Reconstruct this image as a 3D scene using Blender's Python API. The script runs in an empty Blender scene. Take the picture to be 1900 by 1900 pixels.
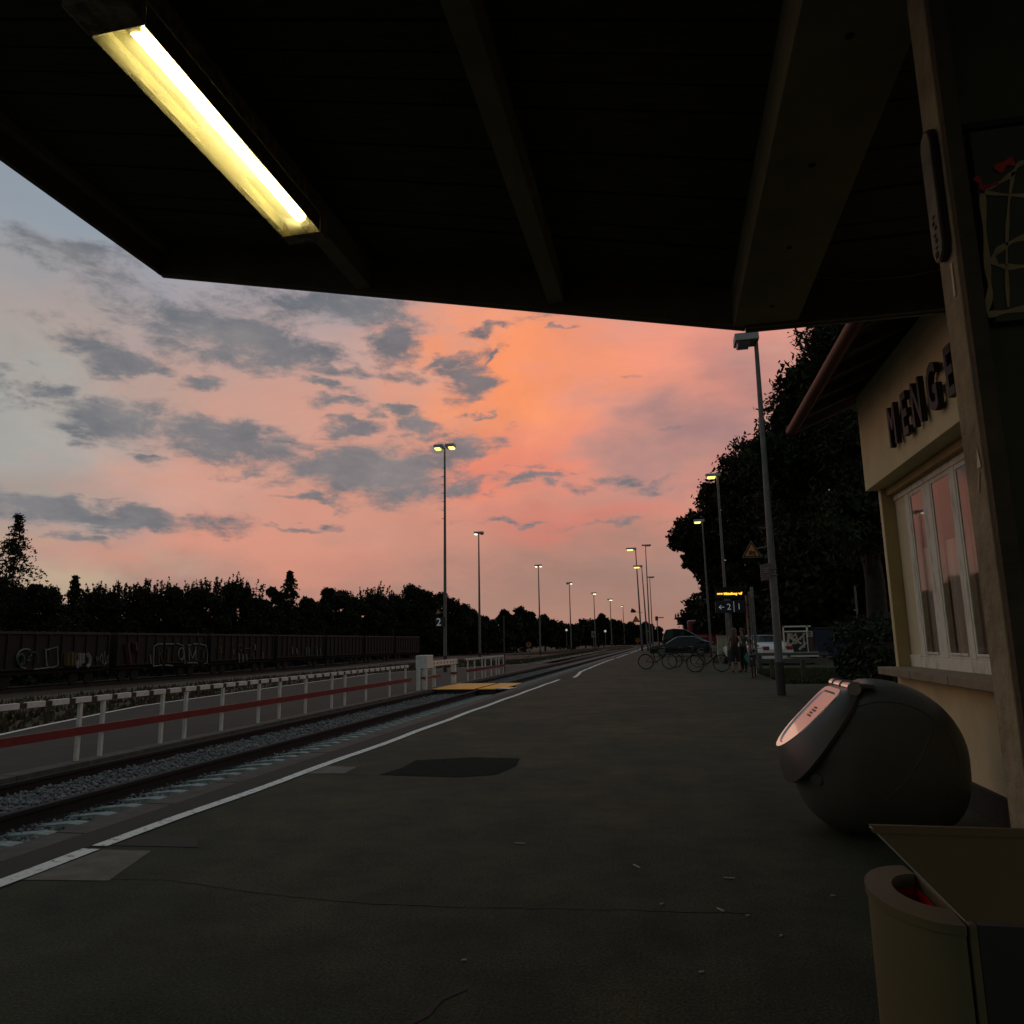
import bpy, bmesh, math, random
import numpy as np
from mathutils import Matrix, Vector
rnd = random.Random(7)
S = bpy.context.scene
COL = S.collection
PI = math.pi
# ------------------------------------------------------------------ camera
H = 1.3
F = 1380.0            # focal length in photo pixels (1900 px wide)
def _n(v): return v / np.linalg.norm(v)
_Y = _n(np.array([290., -237., -F])); _Z = np.array([-135., 7720., -F]); _Z = _n(_Z - _Y * (_Z @ _Y)); _X = np.cross(_Y, _Z)
ROT = np.array([_X, _Y, _Z])
cam = bpy.data.cameras.new('camera'); camo = bpy.data.objects.new('camera', cam); COL.objects.link(camo)
cam.sensor_width = 36; cam.lens = 36 * F / 1900; cam.clip_end = 6000; cam.clip_start = 0.02
M4 = Matrix(ROT.tolist()).to_4x4(); M4.translation = (0, 0, H); camo.matrix_world = M4
S.camera = camo
def ray(px, py): return ROT @ np.array([px - 950, 950 - py, -F])
def at(px, py, Y):
    """point of the place seen in direction px,py at the distance Y down the platform"""
    d = ray(px, py); return Vector((d[0] / d[1] * Y, Y, H + d[2] / d[1] * Y))
def on(px, py, z=0.0):
    d = ray(px, py); t = (z - H) / d[2]; return Vector((d[0] * t, d[1] * t, z))
S.render.engine = 'CYCLES'
S.view_settings.view_transform = 'Standard'; S.view_settings.look = 'None'
S.view_settings.exposure = 0.0; S.view_settings.gamma = 1; S.view_settings.use_curve_mapping = False
S.cycles.max_bounces = 6; S.cycles.transparent_max_bounces = 12
def lin(c):
    return tuple(((x / 255) / 12.92 if x / 255 <= .04045 else ((x / 255 + .055) / 1.055) ** 2.4) for x in c)
# ------------------------------------------------------------------ world
SUN_AZ = math.radians(-8); SUN_EL = math.radians(1.0)
w = bpy.data.worlds.new('World'); S.world = w; w.use_nodes = True
nt = w.node_tree; N = nt.nodes; L = nt.links; N.clear()
def nd(t, **k):
    n = N.new(t)
    for a, b in k.items(): setattr(n, a, b)
    return n
def mth(op, a, b=None, c=None, clamp=False):
    n = nd('ShaderNodeMath', operation=op); n.use_clamp = clamp
    for i, v in enumerate((a, b, c)):
        if v is None: continue
        if isinstance(v, (int, float)): n.inputs[i].default_value = v
        else: L.new(v, n.inputs[i])
    return n.outputs[0]
geo = nd('ShaderNodeTexCoord'); sep = nd('ShaderNodeSeparateXYZ'); L.new(geo.outputs['Generated'], sep.inputs[0])
az = mth('ARCTAN2', sep.outputs[0], sep.outputs[1]); el = mth('ARCSINE', sep.outputs[2])
cmb = nd('ShaderNodeCombineXYZ'); L.new(az, cmb.inputs[0]); L.new(el, cmb.inputs[1])
def noise(vec, scale, detail=5, rough=.55, dist=0.0):
    n = nd('ShaderNodeTexNoise'); n.inputs['Scale'].default_value = scale; n.inputs['Detail'].default_value = detail
    n.inputs['Roughness'].default_value = rough; n.inputs['Distortion'].default_value = dist; L.new(vec, n.inputs['Vector']); return n
stretch = nd('ShaderNodeMapping'); L.new(cmb.outputs[0], stretch.inputs[0]); stretch.inputs['Scale'].default_value = (1, 2.2, 1)
wn = noise(stretch.outputs[0], 7, 4)
def vm(op, a, b, s=None):
    n = nd('ShaderNodeVectorMath', operation=op)
    for i, v in enumerate((a, b)):
        if isinstance(v, tuple): n.inputs[i].default_value = v
        elif v is not None: L.new(v, n.inputs[i])
    if s is not None: n.inputs['Scale'].default_value = s
    return n.outputs[0]
wn2 = noise(stretch.outputs[0], 22, 4)
wv = vm('ADD', vm('SCALE', vm('SUBTRACT', wn.outputs['Color'], (.5, .5, .5)), None, .12), vm('SCALE', vm('SUBTRACT', wn2.outputs['Color'], (.5, .5, .5)), None, .09))
warped = vm('ADD', cmb.outputs[0], vm('MULTIPLY', wv, (1, .5, 0)))
wv2 = vm('SCALE', vm('SUBTRACT', wn.outputs['Color'], (.5, .5, .5)), None, .35)
warped2 = vm('ADD', cmb.outputs[0], vm('MULTIPLY', wv2, (1, .5, 0)))
def azel(px, py):
    d = _n(ray(px, py)); return math.atan2(d[0], d[1]), math.asin(d[2])
def blob(vec, cx, cy, rx, ry, rot, lo, hi):
    a0, e0 = azel(cx, cy); a1, _ = azel(cx + rx, cy); _, e1 = azel(cx, cy - ry)
    m = nd('ShaderNodeMapping', vector_type='TEXTURE'); L.new(vec, m.inputs['Vector'])
    m.inputs['Location'].default_value = (a0, e0, 0); m.inputs['Rotation'].default_value = (0, 0, math.radians(rot))
    m.inputs['Scale'].default_value = (abs(a1 - a0), abs(e1 - e0), 1)
    ln = nd('ShaderNodeVectorMath', operation='LENGTH'); L.new(m.outputs[0], ln.inputs[0])
    mr = nd('ShaderNodeMapRange', interpolation_type='SMOOTHSTEP'); L.new(ln.outputs['Value'], mr.inputs['Value'])
    mr.inputs['From Min'].default_value = hi; mr.inputs['From Max'].default_value = lo
    return mr.outputs[0]
ramp = nd('ShaderNodeValToRGB'); L.new(mth('DIVIDE', el, PI / 2), ramp.inputs[0])
stops = [(-.2, (70, 66, 62)), (1190, (150, 122, 112)), (1090, (166, 130, 120)), (960, (208, 146, 128)), (760, (214, 158, 140)), (560, (180, 160, 156)), (330, (144, 156, 168)), (89.0, (92, 112, 118))]
els = []
cr = ramp.color_ramp
for i, (p, c) in enumerate(stops):
    if i == 0: pos = 0.0
    elif i == len(stops) - 1: pos = .95
    else: pos = azel(600, p)[1] / (PI / 2) + (.001 if i == 1 else 0)
    pos = max(0, min(1, pos))
    e = cr.elements[i] if i < 2 else cr.elements.new(pos)
    e.position = pos; e.color = (*lin(c), 1)
color = ramp.outputs[0]
def mix(fac, a, b, blend='MIX'):
    n = nd('ShaderNodeMix', data_type='RGBA', blend_type=blend)
    for i, v in ((0, fac), (6, a), (7, b)):
        if isinstance(v, (int, float)): n.inputs[i].default_value = v
        elif isinstance(v, tuple): n.inputs[i].default_value = (*v, 1)
        else: L.new(v, n.inputs[i])
    return n.outputs[2]
for cx, cy, rx, ry, rot, c, s in [
    (120, 400, 520, 230, 0, (142, 156, 170), .95), (-60, 760, 560, 420, 0, (160, 162, 158), .98), (560, 560, 420, 110, 0, (166, 156, 162), .75),
    (60, 1060, 260, 90, 0, (190, 168, 142), .9), (480, 1010, 380, 70, 0, (222, 148, 126), .65), (400, 880, 340, 60, 0, (218, 160, 140), .5),
    (1150, 660, 380, 180, 0, (244, 152, 126), .95), (930, 690, 230, 210, 20, (252, 152, 104), 1.0), (960, 850, 220, 90, 10, (238, 134, 112), .8),
    (1400, 660, 220, 110, 0, (228, 142, 124), .6), (1290, 800, 290, 130, 15, (164, 126, 126), .95), (1380, 850, 130, 40, 20, (196, 120, 118), .55),
    (1080, 960, 330, 70, 0, (206, 124, 112), .8), (1120, 1090, 420, 120, 0, (152, 122, 116), .98), (700, 1060, 260, 60, 0, (206, 138, 122), .6)]:
    f = mth('MULTIPLY', blob(warped2, cx, cy, rx, ry, rot, .0, 1.25), s)
    color = mix(f, color, lin(c))
# soft streaks
sn = noise(stretch.outputs[0], 3.2, 6, .6, .6)
st = nd('ShaderNodeMapRange'); L.new(sn.outputs[0], st.inputs['Value']); st.inputs['From Min'].default_value = .3; st.inputs['From Max'].default_value = .7
st.inputs['To Min'].default_value = .90; st.inputs['To Max'].default_value = 1.10
vsc = nd('ShaderNodeVectorMath', operation='SCALE'); L.new(color, vsc.inputs[0]); L.new(st.outputs[0], vsc.inputs['Scale']); color = vsc.outputs[0]
acc = None
for b in [(130, 470, 140, 40, 0, .8), (240, 545, 140, 75, -10, .6), (440, 630, 200, 66, -8, 1), (220, 665, 115, 52, -10, .9), (580, 570, 220, 60, 5, .72),
          (700, 580, 130, 60, -5, .75), (745, 640, 60, 50, 0, .85), (650, 690, 140, 22, -5, .8), (785, 790, 56, 36, 0, .95), (862, 700, 66, 44, 35, .95),
          (905, 664, 42, 10, 28, .85), (822, 672, 52, 16, 25, .8), (690, 872, 205, 62, 0, 1), (872, 828, 68, 36, 20, .95), (872, 890, 66, 24, 15, .85),
          (210, 780, 95, 50, 0, .95), (430, 810, 175, 38, -6, .95), (150, 945, 340, 30, -3, 1), (145, 990, 85, 14, 0, .85), (580, 935, 95, 11, -6, .8),
          (550, 971, 85, 9, -4, .8), (390, 716, 62, 17, 5, .8), (290, 838, 48, 11, 0, .75), (-10, 700, 75, 40, -20, .85), (90, 724, 60, 22, 5, .75),
          (615, 680, 70, 17, -12, .8), (595, 722, 50, 14, -6, .8), (635, 752, 62, 15, 8, .75), (635, 790, 64, 18, 8, .8), (675, 705, 30, 16, 0, .8),
          (730, 761, 72, 12, -3, .8), (470, 880, 58, 14, 5, .7), (280, 702, 66, 18, 12, .75), (990, 888, 100, 13, 10, .8), (1112, 887, 72, 20, 5, .75),
          (1205, 897, 55, 14, 0, .6), (950, 965, 150, 8, 0, .7), (1150, 976, 210, 10, 0, .55), (1039, 609, 20, 9, 0, .8), (902, 609, 55, 14, 10, .7),
          (995, 585, 70, 10, 5, .6), (1146, 690, 26, 7, 0, .6), (1243, 806, 56, 11, 5, .5), (845, 910, 40, 9, 0, .7), (180, 915, 60, 8, 0, .5),
          (60, 585, 60, 30, 0, .35), (1000, 862, 45, 8, 5, .6), (885, 760, 34, 8, 20, .7), (210, 600, 70, 40, 0, .4)]:
    o = mth('MULTIPLY', blob(warped, *b[:5], .0, 1.75), b[5])
    acc = o if acc is None else mth('MAXIMUM', acc, o)
fine = noise(stretch.outputs[0], 15, 12, .69, .25)
fs = mth('ADD', acc, mth('MULTIPLY', mth('SUBTRACT', fine.outputs[0], .5), 1.7))
mr = nd('ShaderNodeMapRange', interpolation_type='SMOOTHSTEP'); L.new(fs, mr.inputs['Value']); mr.inputs['From Min'].default_value = .25; mr.inputs['From Max'].default_value = .84
cf = mth('MULTIPLY', mr.outputs[0], mth('GREATER_THAN', acc, .001)); cf = mth('MULTIPLY', cf, .92)
ccol = mix(mth('MULTIPLY', mth('SUBTRACT', mth('ADD', mth('MULTIPLY', sn.outputs[0], .5), mth('MULTIPLY', fine.outputs[0], .5)), .36), 3.4, clamp=True), lin((136, 134, 136)), lin((92, 100, 110)))
color = mix(cf, color, ccol)
# the eastern half of the sky, behind the camera: dull blue dusk
back = nd('ShaderNodeMapRange', interpolation_type='SMOOTHSTEP'); L.new(sep.outputs[1], back.inputs['Value'])
back.inputs['From Min'].default_value = .25; back.inputs['From Max'].default_value = -.5
color = mix(mth('MULTIPLY', back.outputs[0], .85), color, lin((92, 108, 106)))
# what lies below the horizon
below = nd('ShaderNodeMapRange'); L.new(sep.outputs[2], below.inputs['Value']); below.inputs['From Min'].default_value = -.004; below.inputs['From Max'].default_value = -.03
color = mix(below.outputs[0], color, lin((34, 33, 28)))
sky = nd('ShaderNodeTexSky', sky_type='NISHITA'); sky.sun_disc = False; sky.sun_elevation = SUN_EL; sky.sun_rotation = SUN_AZ
bg1 = nd('ShaderNodeBackground'); L.new(color, bg1.inputs[0]); bg1.inputs[1].default_value = .97
bg2 = nd('ShaderNodeBackground'); L.new(sky.outputs[0], bg2.inputs[0]); bg2.inputs[1].default_value = .004
ad = nd('ShaderNodeAddShader'); L.new(bg1.outputs[0], ad.inputs[0]); L.new(bg2.outputs[0], ad.inputs[1])
wo = nd('ShaderNodeOutputWorld'); L.new(ad.outputs[0], wo.inputs[0])
w.cycles.sampling_method = 'MANUAL'; w.cycles.sample_map_resolution = 512
# last light of a sun that has just gone down: very weak and very soft
sl = bpy.data.lights.new('sun', 'SUN'); sl.energy = .03; sl.angle = math.radians(12); sl.color = (1, .62, .42)
so = bpy.data.objects.new('sun', sl); COL.objects.link(so)
so.rotation_euler = Vector((math.sin(SUN_AZ) * math.cos(math.radians(3)), math.cos(SUN_AZ) * math.cos(math.radians(3)), math.sin(math.radians(3)))).to_track_quat('Z', 'Y').to_euler()

# ------------------------------------------------------------------ materials
MATS = {}
def mat(name, col, rough=.7, metal=0.0, var=.25, scale=8.0, bump=0.0, bscale=None, col2=None, spec=.5, emit=None, estr=0, detail=6, coord='Object', contrast=(.3, .7), stretch=None, coat=0):
    if name in MATS: return MATS[name]
    m = bpy.data.materials.new(name); m.use_nodes = True; t = m.node_tree; p = t.nodes['Principled BSDF']; MATS[name] = m
    p.inputs['Roughness'].default_value = rough; p.inputs['Metallic'].default_value = metal
    p.inputs['Specular IOR Level'].default_value = spec; p.inputs['Coat Weight'].default_value = coat
    tc = t.nodes.new('ShaderNodeTexCoord'); src = tc.outputs[coord]
    if stretch:
        mp = t.nodes.new('ShaderNodeMapping'); t.links.new(src, mp.inputs[0]); mp.inputs['Scale'].default_value = stretch; src = mp.outputs[0]
    if var or col2:
        n = t.nodes.new('ShaderNodeTexNoise'); n.inputs['Scale'].default_value = scale; n.inputs['Detail'].default_value = detail; n.inputs['Roughness'].default_value = .6
        t.links.new(src, n.inputs['Vector'])
        r = t.nodes.new('ShaderNodeValToRGB'); t.links.new(n.outputs[0], r.inputs[0])
        c2 = col2 or tuple(min(1, c * (1 + var)) for c in col); c1 = col if col2 else tuple(c * (1 - var) for c in col)
        r.color_ramp.elements[0].position = contrast[0]; r.color_ramp.elements[1].position = contrast[1]
        r.color_ramp.elements[0].color = (*c1, 1); r.color_ramp.elements[1].color = (*c2, 1)
        t.links.new(r.outputs[0], p.inputs['Base Color'])
    else: p.inputs['Base Color'].default_value = (*col, 1)
    if bump:
        n2 = t.nodes.new('ShaderNodeTexNoise'); n2.inputs['Scale'].default_value = bscale or scale * 4; n2.inputs['Detail'].default_value = 4
        t.links.new(src, n2.inputs['Vector']); b = t.nodes.new('ShaderNodeBump'); b.inputs['Strength'].default_value = bump; b.inputs['Distance'].default_value = .02
        t.links.new(n2.outputs[0], b.inputs['Height']); t.links.new(b.outputs[0], p.inputs['Normal'])
    if emit: p.inputs['Emission Color'].default_value = (*emit, 1); p.inputs['Emission Strength'].default_value = estr
    return m
def asphalt_mat():
    m = bpy.data.materials.new('asphalt'); m.use_nodes = True; t = m.node_tree; p = t.nodes['Principled BSDF']; MATS['asphalt'] = m
    tc = t.nodes.new('ShaderNodeTexCoord')
    def ns(s, d, rg=.6):
        n = t.nodes.new('ShaderNodeTexNoise'); n.inputs['Scale'].default_value = s; n.inputs['Detail'].default_value = d; n.inputs['Roughness'].default_value = rg
        t.links.new(tc.outputs['Object'], n.inputs['Vector']); return n.outputs[0]
    def rp(x, a, b, pa, pb):
        r = t.nodes.new('ShaderNodeValToRGB'); t.links.new(x, r.inputs[0]); r.color_ramp.elements[0].position = pa; r.color_ramp.elements[1].position = pb
        r.color_ramp.elements[0].color = (*a, 1); r.color_ramp.elements[1].color = (*b, 1); return r.outputs[0]
    def mx(f, a, b, bl):
        n = t.nodes.new('ShaderNodeMix'); n.data_type = 'RGBA'; n.blend_type = bl
        if isinstance(f, float): n.inputs[0].default_value = f
        else: t.links.new(f, n.inputs[0])
        t.links.new(a, n.inputs[6]); t.links.new(b, n.inputs[7]); return n.outputs[2]
    big = rp(ns(.6, 6), (.028, .041, .028), (.058, .056, .034), .36, .64)
    midn = rp(ns(2.3, 8, .7), (.62, .66, .66), (1.28, 1.22, 1.16), .34, .66)
    fin = rp(ns(75, 4, .85), (.30, .30, .30), (1.85, 1.85, 1.75), .36, .66)
    c = mx(1.0, mx(1.0, big, midn, 'MULTIPLY'), fin, 'MULTIPLY')
    specks = t.nodes.new('ShaderNodeTexVoronoi'); specks.inputs['Scale'].default_value = 6; t.links.new(tc.outputs['Object'], specks.inputs['Vector'])
    sp = rp(specks.outputs['Distance'], (1, 1, 1), (0, 0, 0), .012, .022)
    pale = t.nodes.new('ShaderNodeRGB'); pale.outputs[0].default_value = (.22, .21, .18, 1)
    c = mx(sp, c, pale.outputs[0], 'MIX')
    t.links.new(c, p.inputs['Base Color']); p.inputs['Roughness'].default_value = .85; p.inputs['Specular IOR Level'].default_value = .15
    b = t.nodes.new('ShaderNodeBump'); b.inputs['Strength'].default_value = .5; b.inputs['Distance'].default_value = .004
    t.links.new(ns(160, 3, .8), b.inputs['Height']); t.links.new(b.outputs[0], p.inputs['Normal'])
    return m
ASPH = asphalt_mat()
ASPH2 = mat('asphalt_repair', (.013, .020, .016), .95, scale=40, var=.6, bump=.4, bscale=140, spec=.05)
ASPH3 = mat('asphalt_edge_strip', (.026, .028, .022), .9, scale=60, var=.45, bump=.4, bscale=140)
CONC = mat('concrete', (.12, .115, .092), .9, scale=7, var=.3, bump=.3, bscale=60)
CONCD = mat('concrete_dirty', (.075, .07, .055), .9, scale=5, var=.35, bump=.4, bscale=40)
SLEEP = mat('sleeper_concrete', (.27, .31, .30), .85, scale=14, var=.3, bump=.3)
STONE = mat('ballast_stone', (.05, .054, .056), .9, scale=.9, var=.0, col2=(.12, .125, .13), coord='Object', contrast=(.35, .65))
RAILM = mat('rail_rust', (.012, .010, .008), .85, .0, scale=20, var=.4)
RAILT = mat('rail_head_steel', (.12, .11, .105), .4, .8, scale=30, var=.2)
PAINT = mat('white_line_paint', (.22, .22, .19), .85, scale=17, col2=(.78, .78, .72), contrast=(.33, .47), detail=10)
GRASSY = mat('grass_blades', (.035, .045, .014), .9, scale=3, var=.4)
EARTH = mat('trackside_earth', (.030, .026, .014), .95, scale=.55, col2=(.07, .05, .026), bump=.6, bscale=9, contrast=(.35, .65))
BROWNV = mat('dry_grass', (.05, .04, .016), .95, scale=1.2, var=.5)
WHITE = mat('white_paint', (.62, .62, .58), .5, scale=9, var=.15, spec=.4)
WHITED = mat('white_paint_worn', (.36, .36, .32), .6, scale=14, col2=(.66, .65, .6), contrast=(.3, .5))
RED = mat('red_paint', (.16, .014, .012), .5, scale=8, var=.3)
RUSTD = mat('rust_dark', (.05, .028, .02), .8, scale=10, var=.4)
YEL = mat('yellow_plastic', (.85, .40, .02), .55, scale=4, var=.12, bump=.15, bscale=90)
BLACKR = mat('black_rubber', (.015, .015, .015), .7, scale=20, var=.2)
METAL = mat('galvanised_steel', (.2, .205, .2), .5, .55, scale=9, var=.25)
POLE = mat('pole_grey_paint', (.13, .14, .135), .55, .1, scale=6, var=.25)
POLED = mat('pole_foot_paint', (.028, .029, .027), .6, scale=8, var=.3)
LAMPB = mat('lamp_housing_grey', (.33, .34, .34), .5, scale=5, var=.12)
LAMPOFF = mat('lamp_glass_off', (.10, .10, .10), .2, scale=5, var=.1)
LAMPON = mat('lamp_glass_lit', (.8, .7, .3), .3, var=0, emit=(1, .72, .16), estr=2.6)
LAMPONW = mat('lamp_glass_lit_pale', (.8, .75, .5), .3, var=0, emit=(1, .86, .55), estr=2.2)
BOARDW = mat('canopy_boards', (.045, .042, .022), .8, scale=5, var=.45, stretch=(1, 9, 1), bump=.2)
FASC = mat('canopy_fascia_paint', (.13, .10, .05), .75, scale=4, var=.3, bump=.15)
BEAM = mat('canopy_beam_paint', (.18, .17, .09), .75, scale=3, var=.25, bump=.15)
COLM = mat('column_paint', (.19, .18, .11), .8, scale=7, var=.0, col2=(.34, .315, .205), bump=.4, bscale=30, contrast=(.3, .6))
COLD = mat('column_edge_shaded', (.065, .05, .024), .8, scale=9, var=.4, bump=.3)  # column paint darkened: shade of the face turned from the sky, put into colour
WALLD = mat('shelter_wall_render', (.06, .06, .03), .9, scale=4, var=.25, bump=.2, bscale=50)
PLAST = mat('cream_render', (.62, .53, .30), .9, scale=2.2, var=.12, bump=.25, bscale=120)
PLAST2 = mat('cream_render_reveal', (.42, .31, .14), .9, scale=3, var=.15, bump=.2, bscale=120)
PLINTH = mat('plinth_render', (.014, .014, .010), .9, scale=5, var=.3, bump=.2)
SILLM = mat('sill_stone', (.24, .20, .13), .85, scale=5, var=.2, bump=.3, bscale=70)
FRAMEW = mat('window_frame_paint', (.40, .40, .30), .7, scale=12, col2=(.70, .70, .58), contrast=(.25, .5), stretch=(1, 1, .35))
SHUT = mat('cream_panel', (.60, .54, .34), .7, scale=3, var=.08)
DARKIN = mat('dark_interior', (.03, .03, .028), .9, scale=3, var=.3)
CURT = mat('net_curtain', (.75, .73, .66), .95, scale=10, var=.15, stretch=(1, 9, .6))
LETT = mat('sign_letter_black', (.010, .009, .009), .6, scale=9, var=.3, spec=.35)
GUTT = mat('gutter_copper_red', (.11, .028, .013), .5, .3, scale=5, var=.3)
ROOFT = mat('roof_tiles', (.06, .025, .018), .85, scale=7, var=.4, bump=.5)
RAFT = mat('rafter_wood', (.06, .055, .042), .8, scale=5, var=.3)
BINP = mat('grey_plastic', (.085, .086, .078), .42, scale=2.5, var=.1, bump=.08, bscale=180, spec=.45)
BINL = mat('grey_plastic_lid', (.095, .092, .082), .38, scale=2.5, var=.1, spec=.5)
BINTOP = mat('glossy_lid_inset', (.40, .385, .385), .22, .42, scale=3, var=.06, spec=1.0, coat=.6)
STEELB = mat('bin_sheet_olive', (.15, .11, .05), .5, .1, scale=3, var=.12, spec=.5)
STEELG = mat('bin_sheet_grey', (.115, .108, .05), .6, .0, scale=3, var=.12)
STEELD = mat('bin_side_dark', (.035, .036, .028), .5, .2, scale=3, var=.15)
REDL = mat('bin_liner_red', (.6, .008, .008), .8, scale=14, var=.35, spec=.05)
BLACK = mat('black', (.006, .006, .006), .8, var=0)
NAVY = mat('navy_sign', (.012, .014, .03), .4, var=.1)
WTXT = mat('white_sign_lettering', (.62, .64, .66), .5, var=0, emit=(.8, .85, .9), estr=.10)
LED = mat('led_lettering', (.4, .2, .0), .5, var=0, emit=(1, .48, .03), estr=2.2)
SIGNY = mat('warning_yellow', (.55, .20, .02), .5, scale=6, var=.15)
TWIG = mat('bark', (.03, .024, .018), .95, scale=6, var=.4, bump=.5)
def leafmat(name, c, v=.5):
    return mat(name, tuple(x * (1 - v) for x in c), .75, scale=.55, var=0, col2=tuple(x * (1 + v) for x in c), contrast=(.3, .7), spec=.2)
LEAFA = leafmat('foliage_ash', (.022, .030, .012)); LEAFB = leafmat('foliage_oak', (.020, .022, .010)); LEAFC = leafmat('foliage_far', (.015, .020, .009))
LEAFD = leafmat('foliage_hedge', (.018, .030, .012))

# ------------------------------------------------------------------ building helpers
ROOTM = {}
def meta(o, label=None, cat=None, group=None, kind=None):
    if label: o['label'] = label
    if cat: o['category'] = cat
    if group: o['group'] = group
    if kind: o['kind'] = kind
    return o
def thing(name, label, cat, loc=(0, 0, 0), rz=0.0, group=None):
    o = bpy.data.objects.new(name, None); COL.objects.link(o); o.location = loc; o.rotation_euler = (0, 0, rz); o.empty_display_size = .2
    ROOTM[o.name] = (Matrix.Translation(Vector(loc)) @ Matrix.Rotation(rz, 4, 'Z')).inverted()
    return meta(o, label, cat, group)
class MB:
    def __init__(s): s.v = []; s.f = []; s.m = []; s.mi = 0
    def add(s, vs, fs):
        o = len(s.v); s.v += [tuple(v) for v in vs]; s.f += [tuple(i + o for i in f) for f in fs]; s.m += [s.mi] * len(fs); return s
    def box(s, x0, y0, z0, x1, y1, z1):
        return s.add([(x0, y0, z0), (x1, y0, z0), (x1, y1, z0), (x0, y1, z0), (x0, y0, z1), (x1, y0, z1), (x1, y1, z1), (x0, y1, z1)],
                     [(0, 3, 2, 1), (4, 5, 6, 7), (0, 1, 5, 4), (1, 2, 6, 5), (2, 3, 7, 6), (3, 0, 4, 7)])
    def hexa(s, a, b):      # bottom quad a, top quad b
        return s.add(list(a) + list(b), [(0, 3, 2, 1), (4, 5, 6, 7), (0, 1, 5, 4), (1, 2, 6, 5), (2, 3, 7, 6), (3, 0, 4, 7)])
    def tube(s, p0, p1, r0, r1=None, n=10, caps=True):
        return s.path([p0, p1], [r0, r0 if r1 is None else r1], n, caps)
    def path(s, pts, rs, n=8, caps=True):
        pts = [Vector(p) for p in pts]
        if isinstance(rs, (int, float)): rs = [rs] * len(pts)
        vs = []; fs = []; up = Vector((0, 0, 1))
        t0 = (pts[1] - pts[0]).normalized(); a = t0.cross(up) if abs(t0.z) < .95 else t0.cross(Vector((1, 0, 0))); a.normalize()
        for i, p in enumerate(pts):
            t = (pts[min(i + 1, len(pts) - 1)] - pts[max(i - 1, 0)]).normalized()
            a = (a - t * a.dot(t)).normalized(); b = t.cross(a)
            for k in range(n):
                g = 2 * PI * k / n; vs.append(p + (a * math.cos(g) + b * math.sin(g)) * rs[i])
        for i in range(len(pts) - 1):
            for k in range(n):
                k2 = (k + 1) % n; fs.append((i * n + k, i * n + k2, (i + 1) * n + k2, (i + 1) * n + k))
        if caps: fs.append(tuple(range(n - 1, -1, -1))); fs.append(tuple((len(pts) - 1) * n + k for k in range(n)))
        return s.add(vs, fs)
    def ring(s, c, axis, R, r, n=28, k=6, a0=0.0, a1=2 * PI):
        c = Vector(c); axis = Vector(axis).normalized(); u = axis.orthogonal().normalized(); v = axis.cross(u)
        pts = [c + (u * math.cos(a0 + (a1 - a0) * i / n) + v * math.sin(a0 + (a1 - a0) * i / n)) * R for i in range(n + 1)]
        return s.path(pts, r, k, caps=abs(a1 - a0) < 6.2)
    def disc(s, c, axis, r, h, n=20):
        c = Vector(c); a = Vector(axis).normalized() * h / 2; return s.path([c - a, c + a], [r, r], n)
    def prism(s, poly, d):  # poly: list of 3D points, d: extrusion vector
        n = len(poly); d = Vector(d); vs = [Vector(p) for p in poly] + [Vector(p) + d for p in poly]
        return s.add(vs, [tuple(range(n - 1, -1, -1)), tuple(range(n, 2 * n))] + [(i, (i + 1) % n, n + (i + 1) % n, n + i) for i in range(n)])
    def build(s, name, m, parent=None, smooth=False, bevel=0.0, label=None, world=True):
        me = bpy.data.meshes.new(name); vs = s.v
        top = parent
        while top is not None and top.parent is not None: top = top.parent
        if top is not None and world and top.name in ROOTM:
            M = ROOTM[top.name]; A = np.array(M); V = np.array([tuple(v) for v in vs]); V = V @ A[:3, :3].T + A[:3, 3]; vs = V.tolist()
        me.from_pydata(vs, [], s.f); me.update()
        for x in (m if isinstance(m, (list, tuple)) else [m]): me.materials.append(x)
        if any(s.m): me.polygons.foreach_set('material_index', s.m)
        if smooth:
            me.polygons.foreach_set('use_smooth', [True] * len(me.polygons))
            bm = bmesh.new(); bm.from_mesh(me)
            for e in bm.edges:
                if len(e.link_faces) == 2 and e.calc_face_angle(0) > .7: e.smooth = False
            bm.to_mesh(me); bm.free()
        o = bpy.data.objects.new(name, me); COL.objects.link(o)
        if bevel:
            b = o.modifiers.new('bevel', 'BEVEL'); b.width = bevel; b.segments = 2; b.limit_method = 'ANGLE'
        if parent is not None: o.parent = parent
        if label: o['label'] = label
        return o
def copy_tree(o, parent=None, loc=None, rz=None):
    c = o.copy(); COL.objects.link(c); c.parent = parent
    for ch in o.children: copy_tree(ch, c)
    if loc is not None: c.location = loc
    if rz is not None: c.rotation_euler = (0, 0, rz)
    return c
def text_into(mb, txt, size, M, extrude=0.0, sx=1.0, align='CENTER', bold=0.0):
    cu = bpy.data.curves.new('t', 'FONT'); cu.body = txt; cu.size = size; cu.extrude = extrude; cu.align_x = align; cu.offset = bold; cu.resolution_u = 3
    o = bpy.data.objects.new('t', cu); COL.objects.link(o); bpy.context.view_layer.update()
    me = bpy.data.meshes.new_from_object(o.evaluated_get(bpy.context.evaluated_depsgraph_get()))
    mb.add([M @ Vector((v.co.x * sx, v.co.y, v.co.z)) for v in me.vertices], [tuple(p.vertices) for p in me.polygons])
    bpy.data.objects.remove(o); bpy.data.curves.remove(cu); bpy.data.meshes.remove(me)
def frame(origin, xdir, ydir):
    x = Vector(xdir).normalized(); y = Vector(ydir).normalized(); z = x.cross(y)
    M = Matrix((x, y, z)).transposed().to_4x4(); M.translation = Vector(origin); return M
def sheet(name, pts, z, m, kind='structure', thick=0):
    mb = MB(); n = len(pts); mb.add([(p[0], p[1], z) for p in pts], [tuple(range(n))])
    o = mb.build(name, m); o['kind'] = kind; return o

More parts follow.
